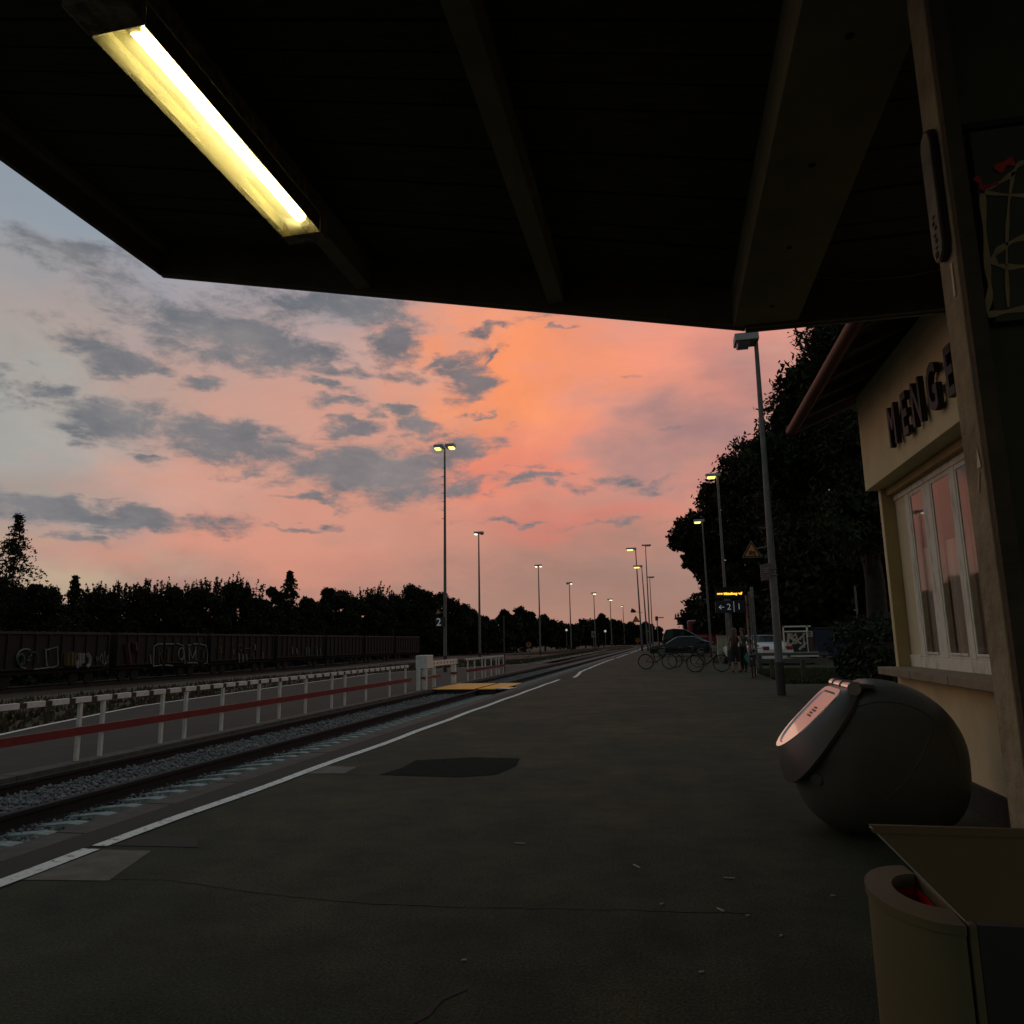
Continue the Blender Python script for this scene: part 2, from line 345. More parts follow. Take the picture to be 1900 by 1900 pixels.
# ------------------------------------------------------------------ ground, platforms, track
g = MB(); g.add([(-3000, -300, -.62), (3000, -300, -.62), (3000, 4000, -.62), (-3000, 4000, -.62)], [(0, 1, 2, 3)])
meta(g.build('ground', EARTH), kind='structure')
g = MB(); g.box(-4.18, -12, -.9, 60, 175, 0)
meta(g.build('platform', ASPH), kind='structure')
sheet('platform_edge_strip', [(-4.18, -12), (-3.87, -12), (-3.87, 60), (-4.18, 60)], .004, ASPH3)
g = MB()
yy = -12.0
while yy < 110:
    g.box(-4.5 + rnd.uniform(-.006, .006), yy, -.5, -4.183, yy + .985, -.012 + rnd.uniform(-.004, .004)); yy += 1.0
meta(g.build('platform_kerb', CONCD, bevel=.008), kind='structure')
def line(name, pts, wd, z=.008, m=PAINT, right=True):
    mb = MB(); vs = []; fs = []
    dense = []
    for i in range(len(pts) - 1):
        a, b = Vector(pts[i]), Vector(pts[i + 1]); k = max(2, int((b - a).length / .4))
        dense += [a.lerp(b, j / k) for j in range(k)]
    dense.append(Vector(pts[-1]))
    for i, p in enumerate(dense):
        t = (dense[min(i + 1, len(dense) - 1)] - dense[max(i - 1, 0)]).normalized(); nrm = Vector((t.y, -t.x))
        j = rnd.uniform(-.004, .004) + .012 * math.sin(p.y * 2.1) + .008 * math.sin(p.y * .7 + 1); e = nrm * wd / 2
        vs += [(p.x + j - e.x, p.y - e.y, z), (p.x + j + e.x, p.y + e.y, z)]
    for i in range(len(dense) - 1): fs.append((2 * i, 2 * i + 1, 2 * i + 3, 2 * i + 2))
    mb.add(vs, fs); return meta(mb.build(name, m), kind='structure')
line('platform_line', [(-3.78, -12), (-3.79, 3.0), (-3.80, 4.55)], .13)
line('platform_line', [(-3.80, 4.62), (-3.79, 9), (-3.80, 18), (-3.77, 26.2)], .115)
line('platform_line', [(-3.46, 27.6), (-3.48, 28.8), (-3.78, 33), (-3.95, 46), (-3.95, 56)], .13)
line('platform_line', [(-3.9, 58), (-3.9, 74)], .13)
line('platform_line', [(-3.9, 78), (-3.9, 160)], .12)
sheet('asphalt_patch', [(-2.95, 7.45), (-2.1, 7.40), (-1.76, 7.57), (-1.66, 8.1), (-1.72, 8.64), (-2.3, 8.68), (-2.88, 8.4), (-2.86, 7.9)], .003, ASPH2)
sheet('cover_slab', [(-3.72, 3.92), (-3.2, 3.98), (-3.38, 4.58), (-3.73, 4.56)], .003, CONC)
sheet('cover_slab', [(-3.74, 7.45), (-3.34, 7.5), (-3.38, 7.9), (-3.74, 7.92)], .003, CONC)
sheet('cover_slab', [(-3.74, 4.66), (-3.12, 4.70), (-3.30, 4.95), (-3.74, 4.93)], .0035, ASPH3)
def crack(pts, wd, z=.0025):
    out = []
    for i in range(len(pts) - 1):
        a, b = Vector(pts[i]), Vector(pts[i + 1]); k = max(2, int((b - a).length / .07))
        out += [a.lerp(b, j / k) for j in range(k)]
    mb = MB(); vs = []
    for p in out:
        j = rnd.uniform(-.010, .010); ww = wd * rnd.uniform(.3, 1.2)
        vs += [(p.x, p.y + j - ww, z), (p.x, p.y + j + ww, z)]
    mb.add(vs, [(2 * i, 2 * i + 2, 2 * i + 3, 2 * i + 1) for i in range(len(out) - 1)]); meta(mb.build('asphalt_crack', BLACK), kind='structure')
crack([(-3.6, 3.98), (-2.9, 4.05), (-2.3, 3.93), (-1.7, 3.85), (-1.0, 3.88), (-.3, 3.95), (.4, 4.0)], .008)
crack([(-3.7, 7.45), (-2.9, 7.42)], .010); crack([(-1.7, 8.0), (-.6, 8.02), (.6, 8.15), (1.6, 8.2)], .006)
crack([(-3.7, 4.3), (-3.3, 4.3)], .005); crack([(-3.7, 11.5), (-2, 11.6), (0, 11.5), (2, 11.55)], .006); crack([(-3.7, 17.0), (1.5, 17.1)], .008)
mbk = MB(); pp = [(-.62, 2.05), (-.72, 2.25), (-.80, 2.42), (-.83, 2.6), (-.80, 2.8)]
mbk.add(sum([[(x - .012, y, .0025), (x + .012 + .01 * (i % 2), y, .0025)] for i, (x, y) in enumerate([(-1.02, 2.5), (-1.0, 2.58), (-.97, 2.68), (-.92, 2.78), (-.9, 2.9), (-.84, 3.0)])], []), [(2 * i, 2 * i + 1, 2 * i + 3, 2 * i + 2) for i in range(5)])
meta(mbk.build('asphalt_crack', BLACK), kind='structure')
# trackbed
g = MB(); g.box(-6.84, -12, -.9, -4.5, 420, -.205); g.box(-6.68, -12, -.3, -5.60, 420, -.150); meta(g.build('ballast_bed', STONE), kind='structure')
def stones(name, x0, x1, y0, y1, n, z, s0, s1, m=STONE, power=1.6, skip=None):
    R = np.random.RandomState(3); base = np.array([(1, 0, 0), (-1, 0, 0), (0, 1, 0), (0, -1, 0), (0, 0, 1), (0, 0, -1)], float)
    fc = np.array([(0, 2, 4), (2, 1, 4), (1, 3, 4), (3, 0, 4), (2, 0, 5), (1, 2, 5), (3, 1, 5), (0, 3, 5)])
    X = R.uniform(x0, x1, n); Yv = y0 + (y1 - y0) * R.rand(n) ** power; sz = R.uniform(s0, s1, n)
    B = base[None] * R.uniform(.55, 1.25, (n, 6, 1)) + R.uniform(-.3, .3, (n, 6, 3)); B[:, :, 2] *= .75
    a = R.uniform(0, 2 * PI, n); c, s = np.cos(a)[:, None], np.sin(a)[:, None]
    V = np.stack([B[:, :, 0] * c - B[:, :, 1] * s, B[:, :, 0] * s + B[:, :, 1] * c, B[:, :, 2]], -1) * sz[:, None, None]
    V += np.stack([X, Yv, z + R.uniform(-.01, .03, n)], -1)[:, None, :]
    Fc = (fc[None] + (np.arange(n) * 6)[:, None, None]).reshape(-1, 3)
    return fastmesh(name, V.reshape(-1, 3), Fc, m)
def fastmesh(name, V, Fc, m, parent=None):
    me = bpy.data.meshes.new(name); nv, nf, k = len(V), len(Fc), Fc.shape[1]
    me.vertices.add(nv); me.vertices.foreach_set('co', np.ascontiguousarray(V, dtype=np.float32).ravel())
    me.loops.add(nf * k); me.loops.foreach_set('vertex_index', np.ascontiguousarray(Fc, dtype=np.int32).ravel())
    me.polygons.add(nf); me.polygons.foreach_set('loop_start', np.arange(0, nf * k, k, dtype=np.int32))
    me.update(calc_edges=True); me.validate(); me.materials.append(m)
    o = bpy.data.objects.new(name, me); COL.objects.link(o)
    if parent is not None: o.parent = parent
    return o
STONE_N = mat('ballast_stone_loose', (.05, .055, .055), .9, scale=25, col2=(.30, .31, .31), contrast=(.3, .75), detail=2)
meta(stones('ballast_stones', -6.6, -4.55, 2, 42, 26000, -.205, .018, .036, STONE_N, 1.9), kind='stuff')
meta(stones('ballast_stones', -6.66, -5.62, 2, 40, 16000, -.155, .018, .034, STONE_N, 1.9), kind='stuff')
# railway track
tr = thing('railway_track', 'railway track with one shiny rail head and pale concrete sleepers beside the platform', 'railway track', (-6, 0, -.2))
def railmesh(x, zt, zb, mb):
    prof = [(-.065, zb), (.065, zb), (.065, zb + .012), (.012, zb + .03), (.012, zt - .045), (.036, zt - .036), (.036, zt - .006), (.028, zt), (-.028, zt), (-.036, zt - .006), (-.036, zt - .036), (-.012, zt - .045), (-.012, zb + .03), (-.065, zb + .012)]
    n = len(prof); mb.prism([(x + a, -12, b) for a, b in prof], (0, 430, 0))
    return mb
for x in (-5.5, -6.74):
    r = railmesh(x, -.035, -.195, MB()).build('rail', [RAILM, RAILT], tr)
    for p in r.data.polygons:
        if p.normal.z > .7 and p.center.z + 0 > .15: p.material_index = 1
def sleeper(y, mb):
    zt = -.172; xs = [-7.05, -6.6, -6.2, -5.9, -5.62, -5.38, -5.1, -4.8, -4.53]; zz = [-.05, -.05, -.06, -.06, -.03, -.006, .022, .012, -.012]
    vs = []
    for x, dz in zip(xs, zz):
        wdt = .078 - (.010 if x > -4.7 else 0); vs += [(x, y - wdt, -.26), (x, y - wdt * .8, zt + dz), (x, y + wdt * .8, zt + dz), (x, y + wdt, -.26)]
    fs = []
    for i in range(len(xs) - 1):
        for k in range(4): fs.append((4 * i + k, 4 * i + (k + 1) % 4, 4 * i + 4 + (k + 1) % 4, 4 * i + 4 + k))
    fs += [(3, 2, 1, 0), tuple(4 * (len(xs) - 1) + k for k in range(4))]
    return mb.add(vs, fs)
s0 = sleeper(1.38, MB()).build('sleeper', SLEEP, tr, smooth=True)
for i in range(1, 100):
    c = s0.copy(); COL.objects.link(c); c.parent = tr; c.location = (0, i * .3435, 0)
far = MB()
for i in range(100, 420): sleeper(1.38 + i * .3435, far)
o = far.build('sleepers', SLEEP, tr); o['kind'] = 'stuff'
# far platform (beyond the first track)
edge = [(-10.5, -12), (-10.4, 8), (-10.55, 10.25), (-11.2, 12.2), (-12.2, 15.7), (-12.7, 22), (-13.4, 33), (-11.6, 39.2), (-8.6, 45.4), (-7.1, 47)]
PL2 = mat('far_platform_asphalt', (.029, .028, .019), .9, scale=1.5, var=.3, bump=.3, bscale=90)
mb = MB(); mb.prism([(-6.86, 47, -.5), (-6.86, -12, -.5)] + [(x, y, -.5) for x, y in edge], (0, 0, .5))
meta(mb.build('far_platform', PL2), kind='structure')
mb = MB(); yy = -12.0
while yy < 60: mb.box(-7.06, yy, -.3, -6.82, yy + .99, .006 + rnd.uniform(-.003, .003)); yy += 1.0
meta(mb.build('far_platform_kerb', CONCD), kind='structure')
line('far_platform_line', [(x + .12, y) for x, y in edge[1:-1]], .11)
# strips of ground beyond
def rough_strip(name, poly, z, m, amp=.05, n=60):
    (xa, ya), (xb, yb), (xc, yc), (xd, yd) = poly; vs = []; R = np.random.RandomState(hash(name) % 999 if False else len(name))
    for i in range(n + 1):
        for j in range(n + 1):
            u, v = i / n, j / n; x = (xa * (1 - u) + xb * u) * (1 - v) + (xd * (1 - u) + xc * u) * v; y = (ya * (1 - u) + yb * u) * (1 - v) + (yd * (1 - u) + yc * u) * v
            e = min(1, 6 * min(u, 1 - u)); vs.append((x, y, z + R.uniform(-amp, amp) * e + .12 * math.sin(x * .9 + y * .31) * e * amp * 10 * .3))
    fs = [(i * (n + 1) + j, (i + 1) * (n + 1) + j, (i + 1) * (n + 1) + j + 1, i * (n + 1) + j + 1) for i in range(n) for j in range(n)]
    mb = MB(); mb.add(vs, fs); return meta(mb.build(name, m, smooth=True), kind='structure')
rough_strip('verge', [(-19.5, -5), (-10.4, -5), (-8, 90), (-26, 90)], -.22, EARTH, .05, 90)
R_ = np.random.RandomState(5)
def tufts(name, region, n, h0, h1, m, seed, z):
    R = np.random.RandomState(seed); P = np.array([region(R) for _ in range(n)]); a = R.uniform(0, PI, n); hh = R.uniform(h0, h1, n); ww = hh * .35
    lean = R.uniform(-.3, .3, (n, 2)) * hh[:, None]
    zc = P[:, 2] if P.shape[1] > 2 else np.full(n, z)
    d = np.stack([np.cos(a) * ww, np.sin(a) * ww], -1)
    V = np.zeros((n, 3, 3)); V[:, 0, :2] = P[:, :2] - d; V[:, 1, :2] = P[:, :2] + d; V[:, 2, :2] = P[:, :2] + lean; V[:, 0, 2] = zc; V[:, 1, 2] = zc; V[:, 2, 2] = zc + hh
    o = fastmesh(name, V.reshape(-1, 3), np.arange(3 * n).reshape(-1, 3), m); return meta(o, kind='stuff')
def reg1(R):
    while True:
        y = 6 + 60 * R.rand() ** 1.4; x = R.uniform(-20, -10.8)
        xe = np.interp(y, [e[1] for e in edge[:8]], [e[0] for e in edge[:8]])
        if x < xe - .25: return (x, y)
tufts('dry_grass', reg1, 16000, .05, .2, BROWNV, 2, -.24)
tufts('verge_grass', lambda R: (R.uniform(-12.5, -8.9), 48 + 80 * R.rand() ** 1.5), 7000, .05, .16, GRASSY, 4, -.2)
meta(sheet('sand_path', [(-8.4, 38), (-9.6, 38), (-10.2, 125), (-9.2, 125)], -.12, mat('sand_path', (.12, .115, .09), .95, scale=2, var=.25)), kind='structure')
# further sidings
def siding(pa, pb, z, label):
    pa, pb = Vector((*pa, z)), Vector((*pb, z)); d = (pb - pa).normalized(); nrm = Vector((d.y, -d.x, 0))
    t = thing('railway_track', label, 'railway track', tuple(pa), 0)
    for s in (-.72, .72):
        a, b = pa + nrm * s, pb + nrm * s; e = nrm * .036
        mb = MB(); mb.hexa([a - e, a + e, b + e, b - e], [p + Vector((0, 0, .15)) for p in (a - e, a + e, b + e, b - e)])
        r = mb.build('rail', [RAILM, RAILT], t)
        for p in r.data.polygons:
            if p.normal.z > .7: p.material_index = 1
    mb = MB(); k = 0; Ln = (pb - pa).length; q = 0
    while q < Ln:
        c = pa + d * q; e = nrm * 1.25; f_ = d * .12; mb.hexa([c - e - f_ - Vector((0, 0, .1)), c + e - f_ - Vector((0, 0, .1)), c + e + f_ - Vector((0, 0, .1)), c - e + f_ - Vector((0, 0, .1))], [c - e - f_, c + e - f_, c + e + f_, c - e + f_]); q += .62 if Ln < 130 else 1.24
    mb.build('sleepers', SLEEP if False else RUSTD, t)['kind'] = 'stuff'
siding((-17.6, 12), (-27.3, 77), -.42, 'dark rusty siding track running in front of the graffiti wagons')
siding((-16.5, 38), (-9.5, 190), -.32, 'nearest of the thin bright rails beyond the sand path')
siding((-22, 52), (-12.5, 240), -.36, 'farther bright rail line between the verge and the dark trees')
siding((-31.3, -6), (-31.3, 130), -.6, 'siding track that carries the row of rusty wagons')

# ------------------------------------------------------------------ crossing
cx = thing('crossing_deck', 'bright yellow crossing panels laid over the track', 'crossing deck', (-5.7, 21.2, -.03))
for (a, b, lab) in ((-6.83, -5.56, None), (-5.44, -4.72, None)):
    mb = MB(); mb.box(a, 21.25, -.015, b, 24.2, .01); mb.build('crossing_panel', YEL, cx, bevel=.01)
mb = MB(); mb.box(-6.80, 21.3, -.16, -5.58, 24.1, -.018); mb.box(-5.42, 21.3, -.16, -4.9, 24.1, -.018); mb.build('panel_base', BLACKR, cx)
mb = MB(); mb.prism([(-4.90, 21.22, .012), (-4.52, 21.22, -.002), (-4.42, 21.9, -.002), (-4.80, 21.6, .012)], (0, 0, .012)); mb.build('ramp_plate', WHITE, cx)

# ------------------------------------------------------------------ red and white railings on the far platform
def railing(name, ys, y0, y1, label, dash=True, ptop=.67):
    t = thing(name, label, 'railing', (-7.0, y0, 0)); X = -7.0
    for y in ys:
        mb = MB(); mb.box(X - .022, y - .022, 0, X + .022, y + .022, ptop); mb.build('post', WHITE, t, bevel=.004)
    mb = MB(); mb.box(X - .018, y0, ptop + .012, X + .018, y1, ptop + .066); mb.build('top_rail', RUSTD, t)
    mb = MB(); y = y0
    while y < y1 - .1:
        mb.box(X - .03, y, ptop + .008, X + .03, min(y + .25, y1), ptop + .074); y += .35
    mb.build('top_rail_sleeves', WHITE if dash else WHITED, t, bevel=.004)
    mb = MB(); mb.box(X + .024, y0, .30, X + .05, y1, .395); mb.build('middle_board', RED, t)
    return t
k = .8966
ys = [v * k for v in (5.9, 6.35, 7.5, 8.93, 9.354, 10.628, 11.216, 12.256, 13.475, 14.273, 15.406, 16.715, 17.449, 18.759, 20.474, 21.784)]
railing('red_white_railing', ys, 3.0, 19.9, 'long handrail with white posts and a red middle board left of the track')
railing('red_white_railing', [26.0, 26.95, 28.1, 28.6, 29.6, 30.5, 31.0, 31.9], 25.7, 32.0, 'shorter far handrail with white posts just beyond the yellow crossing', False, .70)
t = thing('barrier_machine', 'white barrier box on square posts with a perforated white arm', 'barrier', (-7.0, 21.2, 0))
mb = MB(); mb.box(-7.2, 20.95, .60, -6.86, 21.55, .98); mb.build('machine_box', WHITE, t, bevel=.015)
for (x, y) in ((-7.05, 20.75), (-6.92, 21.0), (-7.12, 21.45), (-7.08, 22.3)):
    mb = MB(); mb.box(x - .045, y - .045, 0, x + .045, y + .045, .62); mb.build('post', WHITE, t)
mb = MB(); mb.box(-7.02, 21.1, .64, -6.95, 24.5, .80); b = mb.build('barrier_arm', WHITED, t)
mb = MB()
for i in range(9): mb.disc((-6.945, 21.6 + i * .34, .72), (1, 0, 0), .03, .006, 10)
mb.build('arm_holes', BLACK, b)
mb = MB(); mb.box(-7.06, 24.1, 0, -6.92, 24.24, .62); mb.build('arm_rest', WHITE, t)
mb = MB(); mb.box(-7.03, 20.9, .31, -6.9, 22.4, .37); mb.build('red_board', RED, t); mb = MB(); mb.box(-7.06 , 24.05, .31, -6.9, 24.3, .38); mb.build('red_board', RED, t)

# ------------------------------------------------------------------ lamp posts
def lamp_post(base, top_z, r0, r1, heads, label, group=None, lit=LAMPON, foot=True, steps=False, lean=0, size=1.0, polemat=POLE):
    bx, by, bz = base; t = thing('lamp_post', label, 'lamp post', base, 0, group)
    mb = MB(); tx = bx + lean
    mb.path([(bx, by, bz), (bx + lean * .45, by, bz + (top_z - bz) * .45), (tx, by, top_z)], [r0, r0 * .8, r1], 14); p = mb.build('pole', polemat, t, smooth=True)
    if foot:
        mb = MB(); mb.path([(bx, by, bz), (bx + lean * .08, by, bz + .75)], [r0 * 1.08, r0 * 1.06], 14); mb.build('foot_sleeve', POLED, p, smooth=True)
    if steps:
        mb = MB()
        for i in range(7): mb.tube((tx - r1 - .12, by, top_z - 1.0 - i * .42), (tx, by, top_z - 1.0 - i * .42), .012, n=6)
        mb.build('climbing_steps', POLED, p)
    for (x0, x1, on_) in heads:
        mb = MB(); zt = top_z + .12 * size
        mb.hexa([(tx + x0, by - .16 * size, top_z), (tx + x1, by - .16 * size, top_z + .0), (tx + x1, by + .16 * size, top_z), (tx + x0, by + .16 * size, top_z)],
                [(tx + x0, by - .13 * size, zt), (tx + x1, by - .13 * size, zt), (tx + x1, by + .13 * size, zt), (tx + x0, by + .13 * size, zt)])
        h = mb.build('lamp_head', LAMPB, t, bevel=.015)
        mb = MB(); a, b = sorted((x0, x1)); far_ = a if abs(a) > abs(b) else b; nr = b if far_ == a else a
        c0 = far_ * .93 + nr * .07; c1 = far_ * .35 + nr * .65
        c0, c1 = sorted((c0, c1)); mb.hexa([(tx + c0 + .03, by - .10 * size, top_z - .055 * size), (tx + c1 - .03, by - .10 * size, top_z - .055 * size), (tx + c1 - .03, by + .10 * size, top_z - .055 * size), (tx + c0 + .03, by + .10 * size, top_z - .055 * size)],
                [(tx + c0, by - .13 * size, top_z - .002), (tx + c1, by - .13 * size, top_z - .002), (tx + c1, by + .13 * size, top_z - .002), (tx + c0, by + .13 * size, top_z - .002)])
        mb.build('lamp_lens', lit if on_ else LAMPOFF, h)
    return t
A = 'platform lamp posts'
near = lamp_post((2.475, 18.41, 0), 8.55, .095, .05, [(-.52, .05, False)], 'nearest tall lamp post with an unlit box head, right of the platform', lit=LAMPOFF, lean=.05, size=1.7)
lamp_post((2.85, 38, 0), 9.35, .088, .053, [(-.54, .14, True)], 'lamp post with glowing yellow head rising behind the departure display', A, size=1.3)
lamp_post((2.95, 55.5, 0), 9.75, .09, .045, [(-.62, .14, True)], 'lit lamp post standing directly left of the departure display', A, size=1.5, lean=-.06)
lamp_post((-2.42, 92, 0), 10.1, .11, .05, [(-1.0, .1, True)], 'small lit lamp post, shorter of the close pair left of the bicycles', A, size=1.8, lean=-.3)
lamp_post((-3.15, 93, 0), 12.4, .12, .06, [(-1.15, .1, True)], 'small lit lamp post, leftmost of the cluster beyond the platform end', A, size=1.9, lean=-.25)
lamp_post((-2.84, 122, 0), 16.4, .13, .06, [(-.6, .9, False)], 'far unlit lamp post, tallest of the cluster beyond the platform end', A, size=1.7)
lamp_post((-2.97, 150, 0), 13.5, .12, .06, [(-.5, .9, False)], 'far unlit lamp post, rightmost of the cluster beyond the platform end', A, size=1.7)
B_ = 'yard lamp posts in a receding row'
lamp_post((-10.27, 34.1, -.0), 10.78, .085, .045, [(-.52, -.06, True), (.06, .52, True)], 'tall two-headed lit lamp post standing on the far platform', B_, steps=True, size=1.4)
lamp_post((-18.4, 73, -.4), 12.3, .13, .06, [(-.45, -.02, True), (.02, .5, False)], 'second lamp post of the yard row, one half of its head lit', B_, lit=LAMPONW, size=1.8)
lamp_post((-14.9, 88.4, -.4), 10.3, .11, .05, [(-.42, -.02, True), (.02, .42, True)], 'third lamp post of the yard row with two pale lit heads', B_, lit=LAMPONW, size=1.7)
lamp_post((-15.85, 125, -.4), 10.9, .12, .06, [(-.5, .0, False), (.0, .5, True)], 'fourth lamp post of the yard row, right half of its head lit', B_, lit=LAMPONW, size=2)
lamp_post((-12.9, 136.7, -.4), 9.8, .11, .06, [(-.45, .5, True)], 'fifth lamp post of the yard row', B_, lit=LAMPONW, size=2)
lamp_post((-14.9, 204, -.4), 12.2, .15, .08, [(-.7, .7, True)], 'sixth lamp post of the yard row', B_, lit=LAMPONW, size=2.6)
lamp_post((-14.0, 248, -.4), 12.4, .15, .08, [(-.6, .1, True)], 'seventh and smallest lamp post of the yard row', B_, lit=LAMPONW, size=2.6)
p = thing('wooden_pole', 'thin lampless brown pole at the far end of the railing', 'pole', (-7.0, 31.9, 0))
mb = MB(); mb.path([(-7.0, 32.1, 0), (-7.0, 32.1, 2.44)], [.035, .03], 10); mb.build('shaft', mat('weathered_wood', (.07, .055, .035), .9, scale=9, var=.3), p, smooth=True)
mb = MB(); mb.disc((-7.0, 32.1, 2.45), (0, 0, 1), .04, .03, 10); mb.build('pole_cap', POLED, p)
def tri_sign(name, c, s, label, mark=True, arm=None):
    c = Vector(c); t = thing(name, label, 'warning sign', tuple(c))
    def tri(k, y): return [(c.x - s * k, c.y + y, c.z - s * .58 * k), (c.x + s * k, c.y + y, c.z - s * .58 * k), (c.x, c.y + y, c.z + s * 1.15 * k)]
    mb = MB(); mb.prism(tri(1.10, 0), (0, .012, 0)); mb.build('sign_rim', mat('sign_rim_grey', (.2, .16, .15), .5, var=.1), t)
    mb = MB(); mb.prism(tri(1.0, -.004), (0, .004, 0)); mb.build('sign_border', mat('sign_border_black', (.02, .012, .012), .5, var=.1), t)
    mb = MB(); mb.prism(tri(.74, -.008), (0, .004, 0)); mb.build('sign_face', SIGNY, t)
    if mark:
        mb = MB(); y = c.y - .013; q = s * .3
        mb.box(c.x - q * 1.05, y, c.z - q * .9, c.x + q * .2, y + .004, c.z + q * .35); mb.box(c.x - q * 1.15, y, c.z - q * 1.15, c.x - q * .7, y + .004, c.z - q * .7)
        mb.box(c.x - q * .2, y, c.z - q * 1.15, c.x + q * .2, y + .004, c.z - q * .7)
        mb.path([(c.x + q * .1, y, c.z + q * .1), (c.x + q * .8, y, c.z - q * .2), (c.x + q * 1.3, y, c.z - q * .6)], s * .06, 6); mb.path([(c.x + q * .8, y, c.z - q * .2), (c.x + q * .7, y, c.z - q * .9), (c.x + q * 1.2, y, c.z - q * 1.2)], s * .06, 6)
        mb.disc((c.x + q * 1.0, y, c.z + q * .2), (0, 1, 0), s * .07, .004, 10)
        mb.build('sign_symbol', mat('sign_symbol_red', (.10, .015, .01), .5, var=.1), t)
    if arm: mb = MB(); mb.tube((c.x, c.y + .02, c.z + s * .25), arm, .012, n=8); mb.build('bracket_arm', METAL, t)
    return t
tri_sign('warning_sign', at(1395, 1024, 18.3), .215, 'yellow triangular warning sign on a bracket at the nearest lamp post', arm=(2.46, 18.36, 3.44))
tri_sign('warning_sign', at(813, 1136, 33.9), .13, 'small yellow triangular sign above the number two plate', mark=False, arm=(-10.25, 34.05, 2.72))
tri_sign('warning_sign', at(1180, 1150, 91), .42, 'tiny triangular warning sign on the leftmost far lamp post', mark=False, arm=(-3.25, 92.9, 3.9))
c = at(1421, 1061, 18.25); t = thing('small_plate_sign', 'pinkish grey plate sign strapped to the nearest lamp post', 'sign', tuple(c))
mb = MB(); e = Vector((.115, -.02, 0)); mb.hexa([c - e + Vector((0, 0, -.21)), c + e + Vector((0, 0, -.17)), c + e + Vector((0, .02, -.17)), c - e + Vector((0, .02, -.21))], [c - e + Vector((0, 0, .17)), c + e + Vector((0, 0, .21)), c + e + Vector((0, .02, .21)), c - e + Vector((0, .02, .17))])
mb.build('plate', mat('plate_mauve', (.12, .08, .085), .45, var=.1), t)
mb = MB()
for i in range(3): mb.box(c.x - .07, c.y - .03, c.z - .02 + i * .045, c.x + .07 - .02 * (i % 2), c.y - .012, c.z - .0 + i * .045)
mb.box(c.x + .03, c.y - .034, c.z - .12, c.x + .05, c.y - .014, c.z - .05); mb.build('plate_writing', mat('plate_pale', (.3, .24, .25), .5, var=.1), t)
mb = MB(); mb.ring((2.5, 18.41, 2.9), (0, 0, 1), .092, .012, 16); mb.ring((2.5, 18.41, 2.75), (0, 0, 1), .093, .012, 16); mb.build('strap', METAL, t)
c = at(814, 1154, 33.9); t = thing('platform_number_sign', 'black plate with a white 2 hanging beside the two-headed lamp post', 'sign', tuple(c))
mb = MB(); mb.box(c.x - .16, c.y, c.z - .22, c.x + .30, c.y + .03, c.z + .22); pl = mb.build('plate', NAVY, t)
mb = MB(); text_into(mb, '2', .50, frame((c.x, c.y - .004, c.z - .17), (1, 0, 0), (0, 0, 1)), .001); mb.build('numeral', WTXT, pl)
mb = MB(); mb.tube((c.x + .2, c.y + .02, c.z + .1), (-10.25, 34.05, c.z + .1), .02, n=6); mb.build('bracket_arm', METAL, t)

# departure display and direction sign
pos = at(1354, 1240, 34.4)
t = thing('departure_display', 'black departure display with glowing orange text on a grey post', 'display', (2.76, 34.5, 0))
mb = MB(); mb.box(2.68, 34.45, 0, 2.80, 34.57, 3.1); mb.build('post', POLE, t, bevel=.01)
mb = MB(); mb.box(2.18, 34.40, 3.05, 3.34, 34.62, 3.52); mb.box(2.14, 34.36, 3.52, 3.38, 34.66, 3.56); db = mb.build('display_box', BLACK, t)
mb = MB(); text_into(mb, '+++ Mitteilung auf', .135, frame((2.76, 34.393, 3.22), (1, 0, 0), (0, 0, 1)), .001, 1.05, bold=.008); mb.build('led_text', LED, db)
t = thing('direction_sign', 'navy direction sign reading arrow 2 and 1 below the departure display', 'sign', (2.74, 34.38, 2.45))
mb = MB(); mb.box(2.12, 34.36, 2.42, 3.36, 34.44, 2.96); pl = mb.build('plate', NAVY, t, bevel=.01)
F1 = frame((0, 34.352, 0), (1, 0, 0), (0, 0, 1)); mb = MB()
text_into(mb, '2', .38, frame((2.70, 34.352, 2.56), (1, 0, 0), (0, 0, 1)), .001); text_into(mb, '1', .38, frame((3.13, 34.352, 2.56), (1, 0, 0), (0, 0, 1)), .001)
mb.box(2.90, 34.35, 2.46, 2.925, 34.356, 2.92); mb.box(2.27, 34.35, 2.66, 2.50, 34.356, 2.69)
mb.prism([(2.26, 34.35, 2.675), (2.36, 34.35, 2.775), (2.385, 34.35, 2.755), (2.305, 34.35, 2.675), (2.385, 34.35, 2.595), (2.36, 34.35, 2.575)], (0, .006, 0)); mb.build('lettering', WTXT, pl)
t = thing('timetable_stand', 'tall timetable stand seen edge-on with two posts right of the display', 'notice board', (3.4, 34.5, 0))
mb = MB(); mb.box(3.62, 34.0, 0, 3.74, 34.12, 3.5); mb.build('post', METAL, t, bevel=.01)
mb = MB(); mb.box(3.42, 33.0, 0, 3.48, 33.1, 3.25); mb.build('post', POLE, t)
mb = MB(); mb.box(3.36, 33.2, .55, 3.42, 34.0, 3.15); mb.build('panel', mat('board_edge_brown', (.10, .05, .035), .7, var=.3), t)
mb = MB()
for z in (.7, 1.2, 1.7, 2.2, 2.7, 3.1): mb.box(3.33, 33.15, z, 3.5, 33.4, z + .04)
mb.build('clamp', BLACK, t)
t = thing('utility_cabinet', 'beige electrical cabinet left of the standing person', 'cabinet', (2.95, 42, 0))
a = at(1345, 1217, 42); mb = MB(); mb.box(a.x - .34, 41.8, .35, a.x + .26, 42.4, 1.42); mb.build('cabinet_body', mat('cabinet_beige', (.30, .30, .20), .7, var=.12), t, bevel=.015)
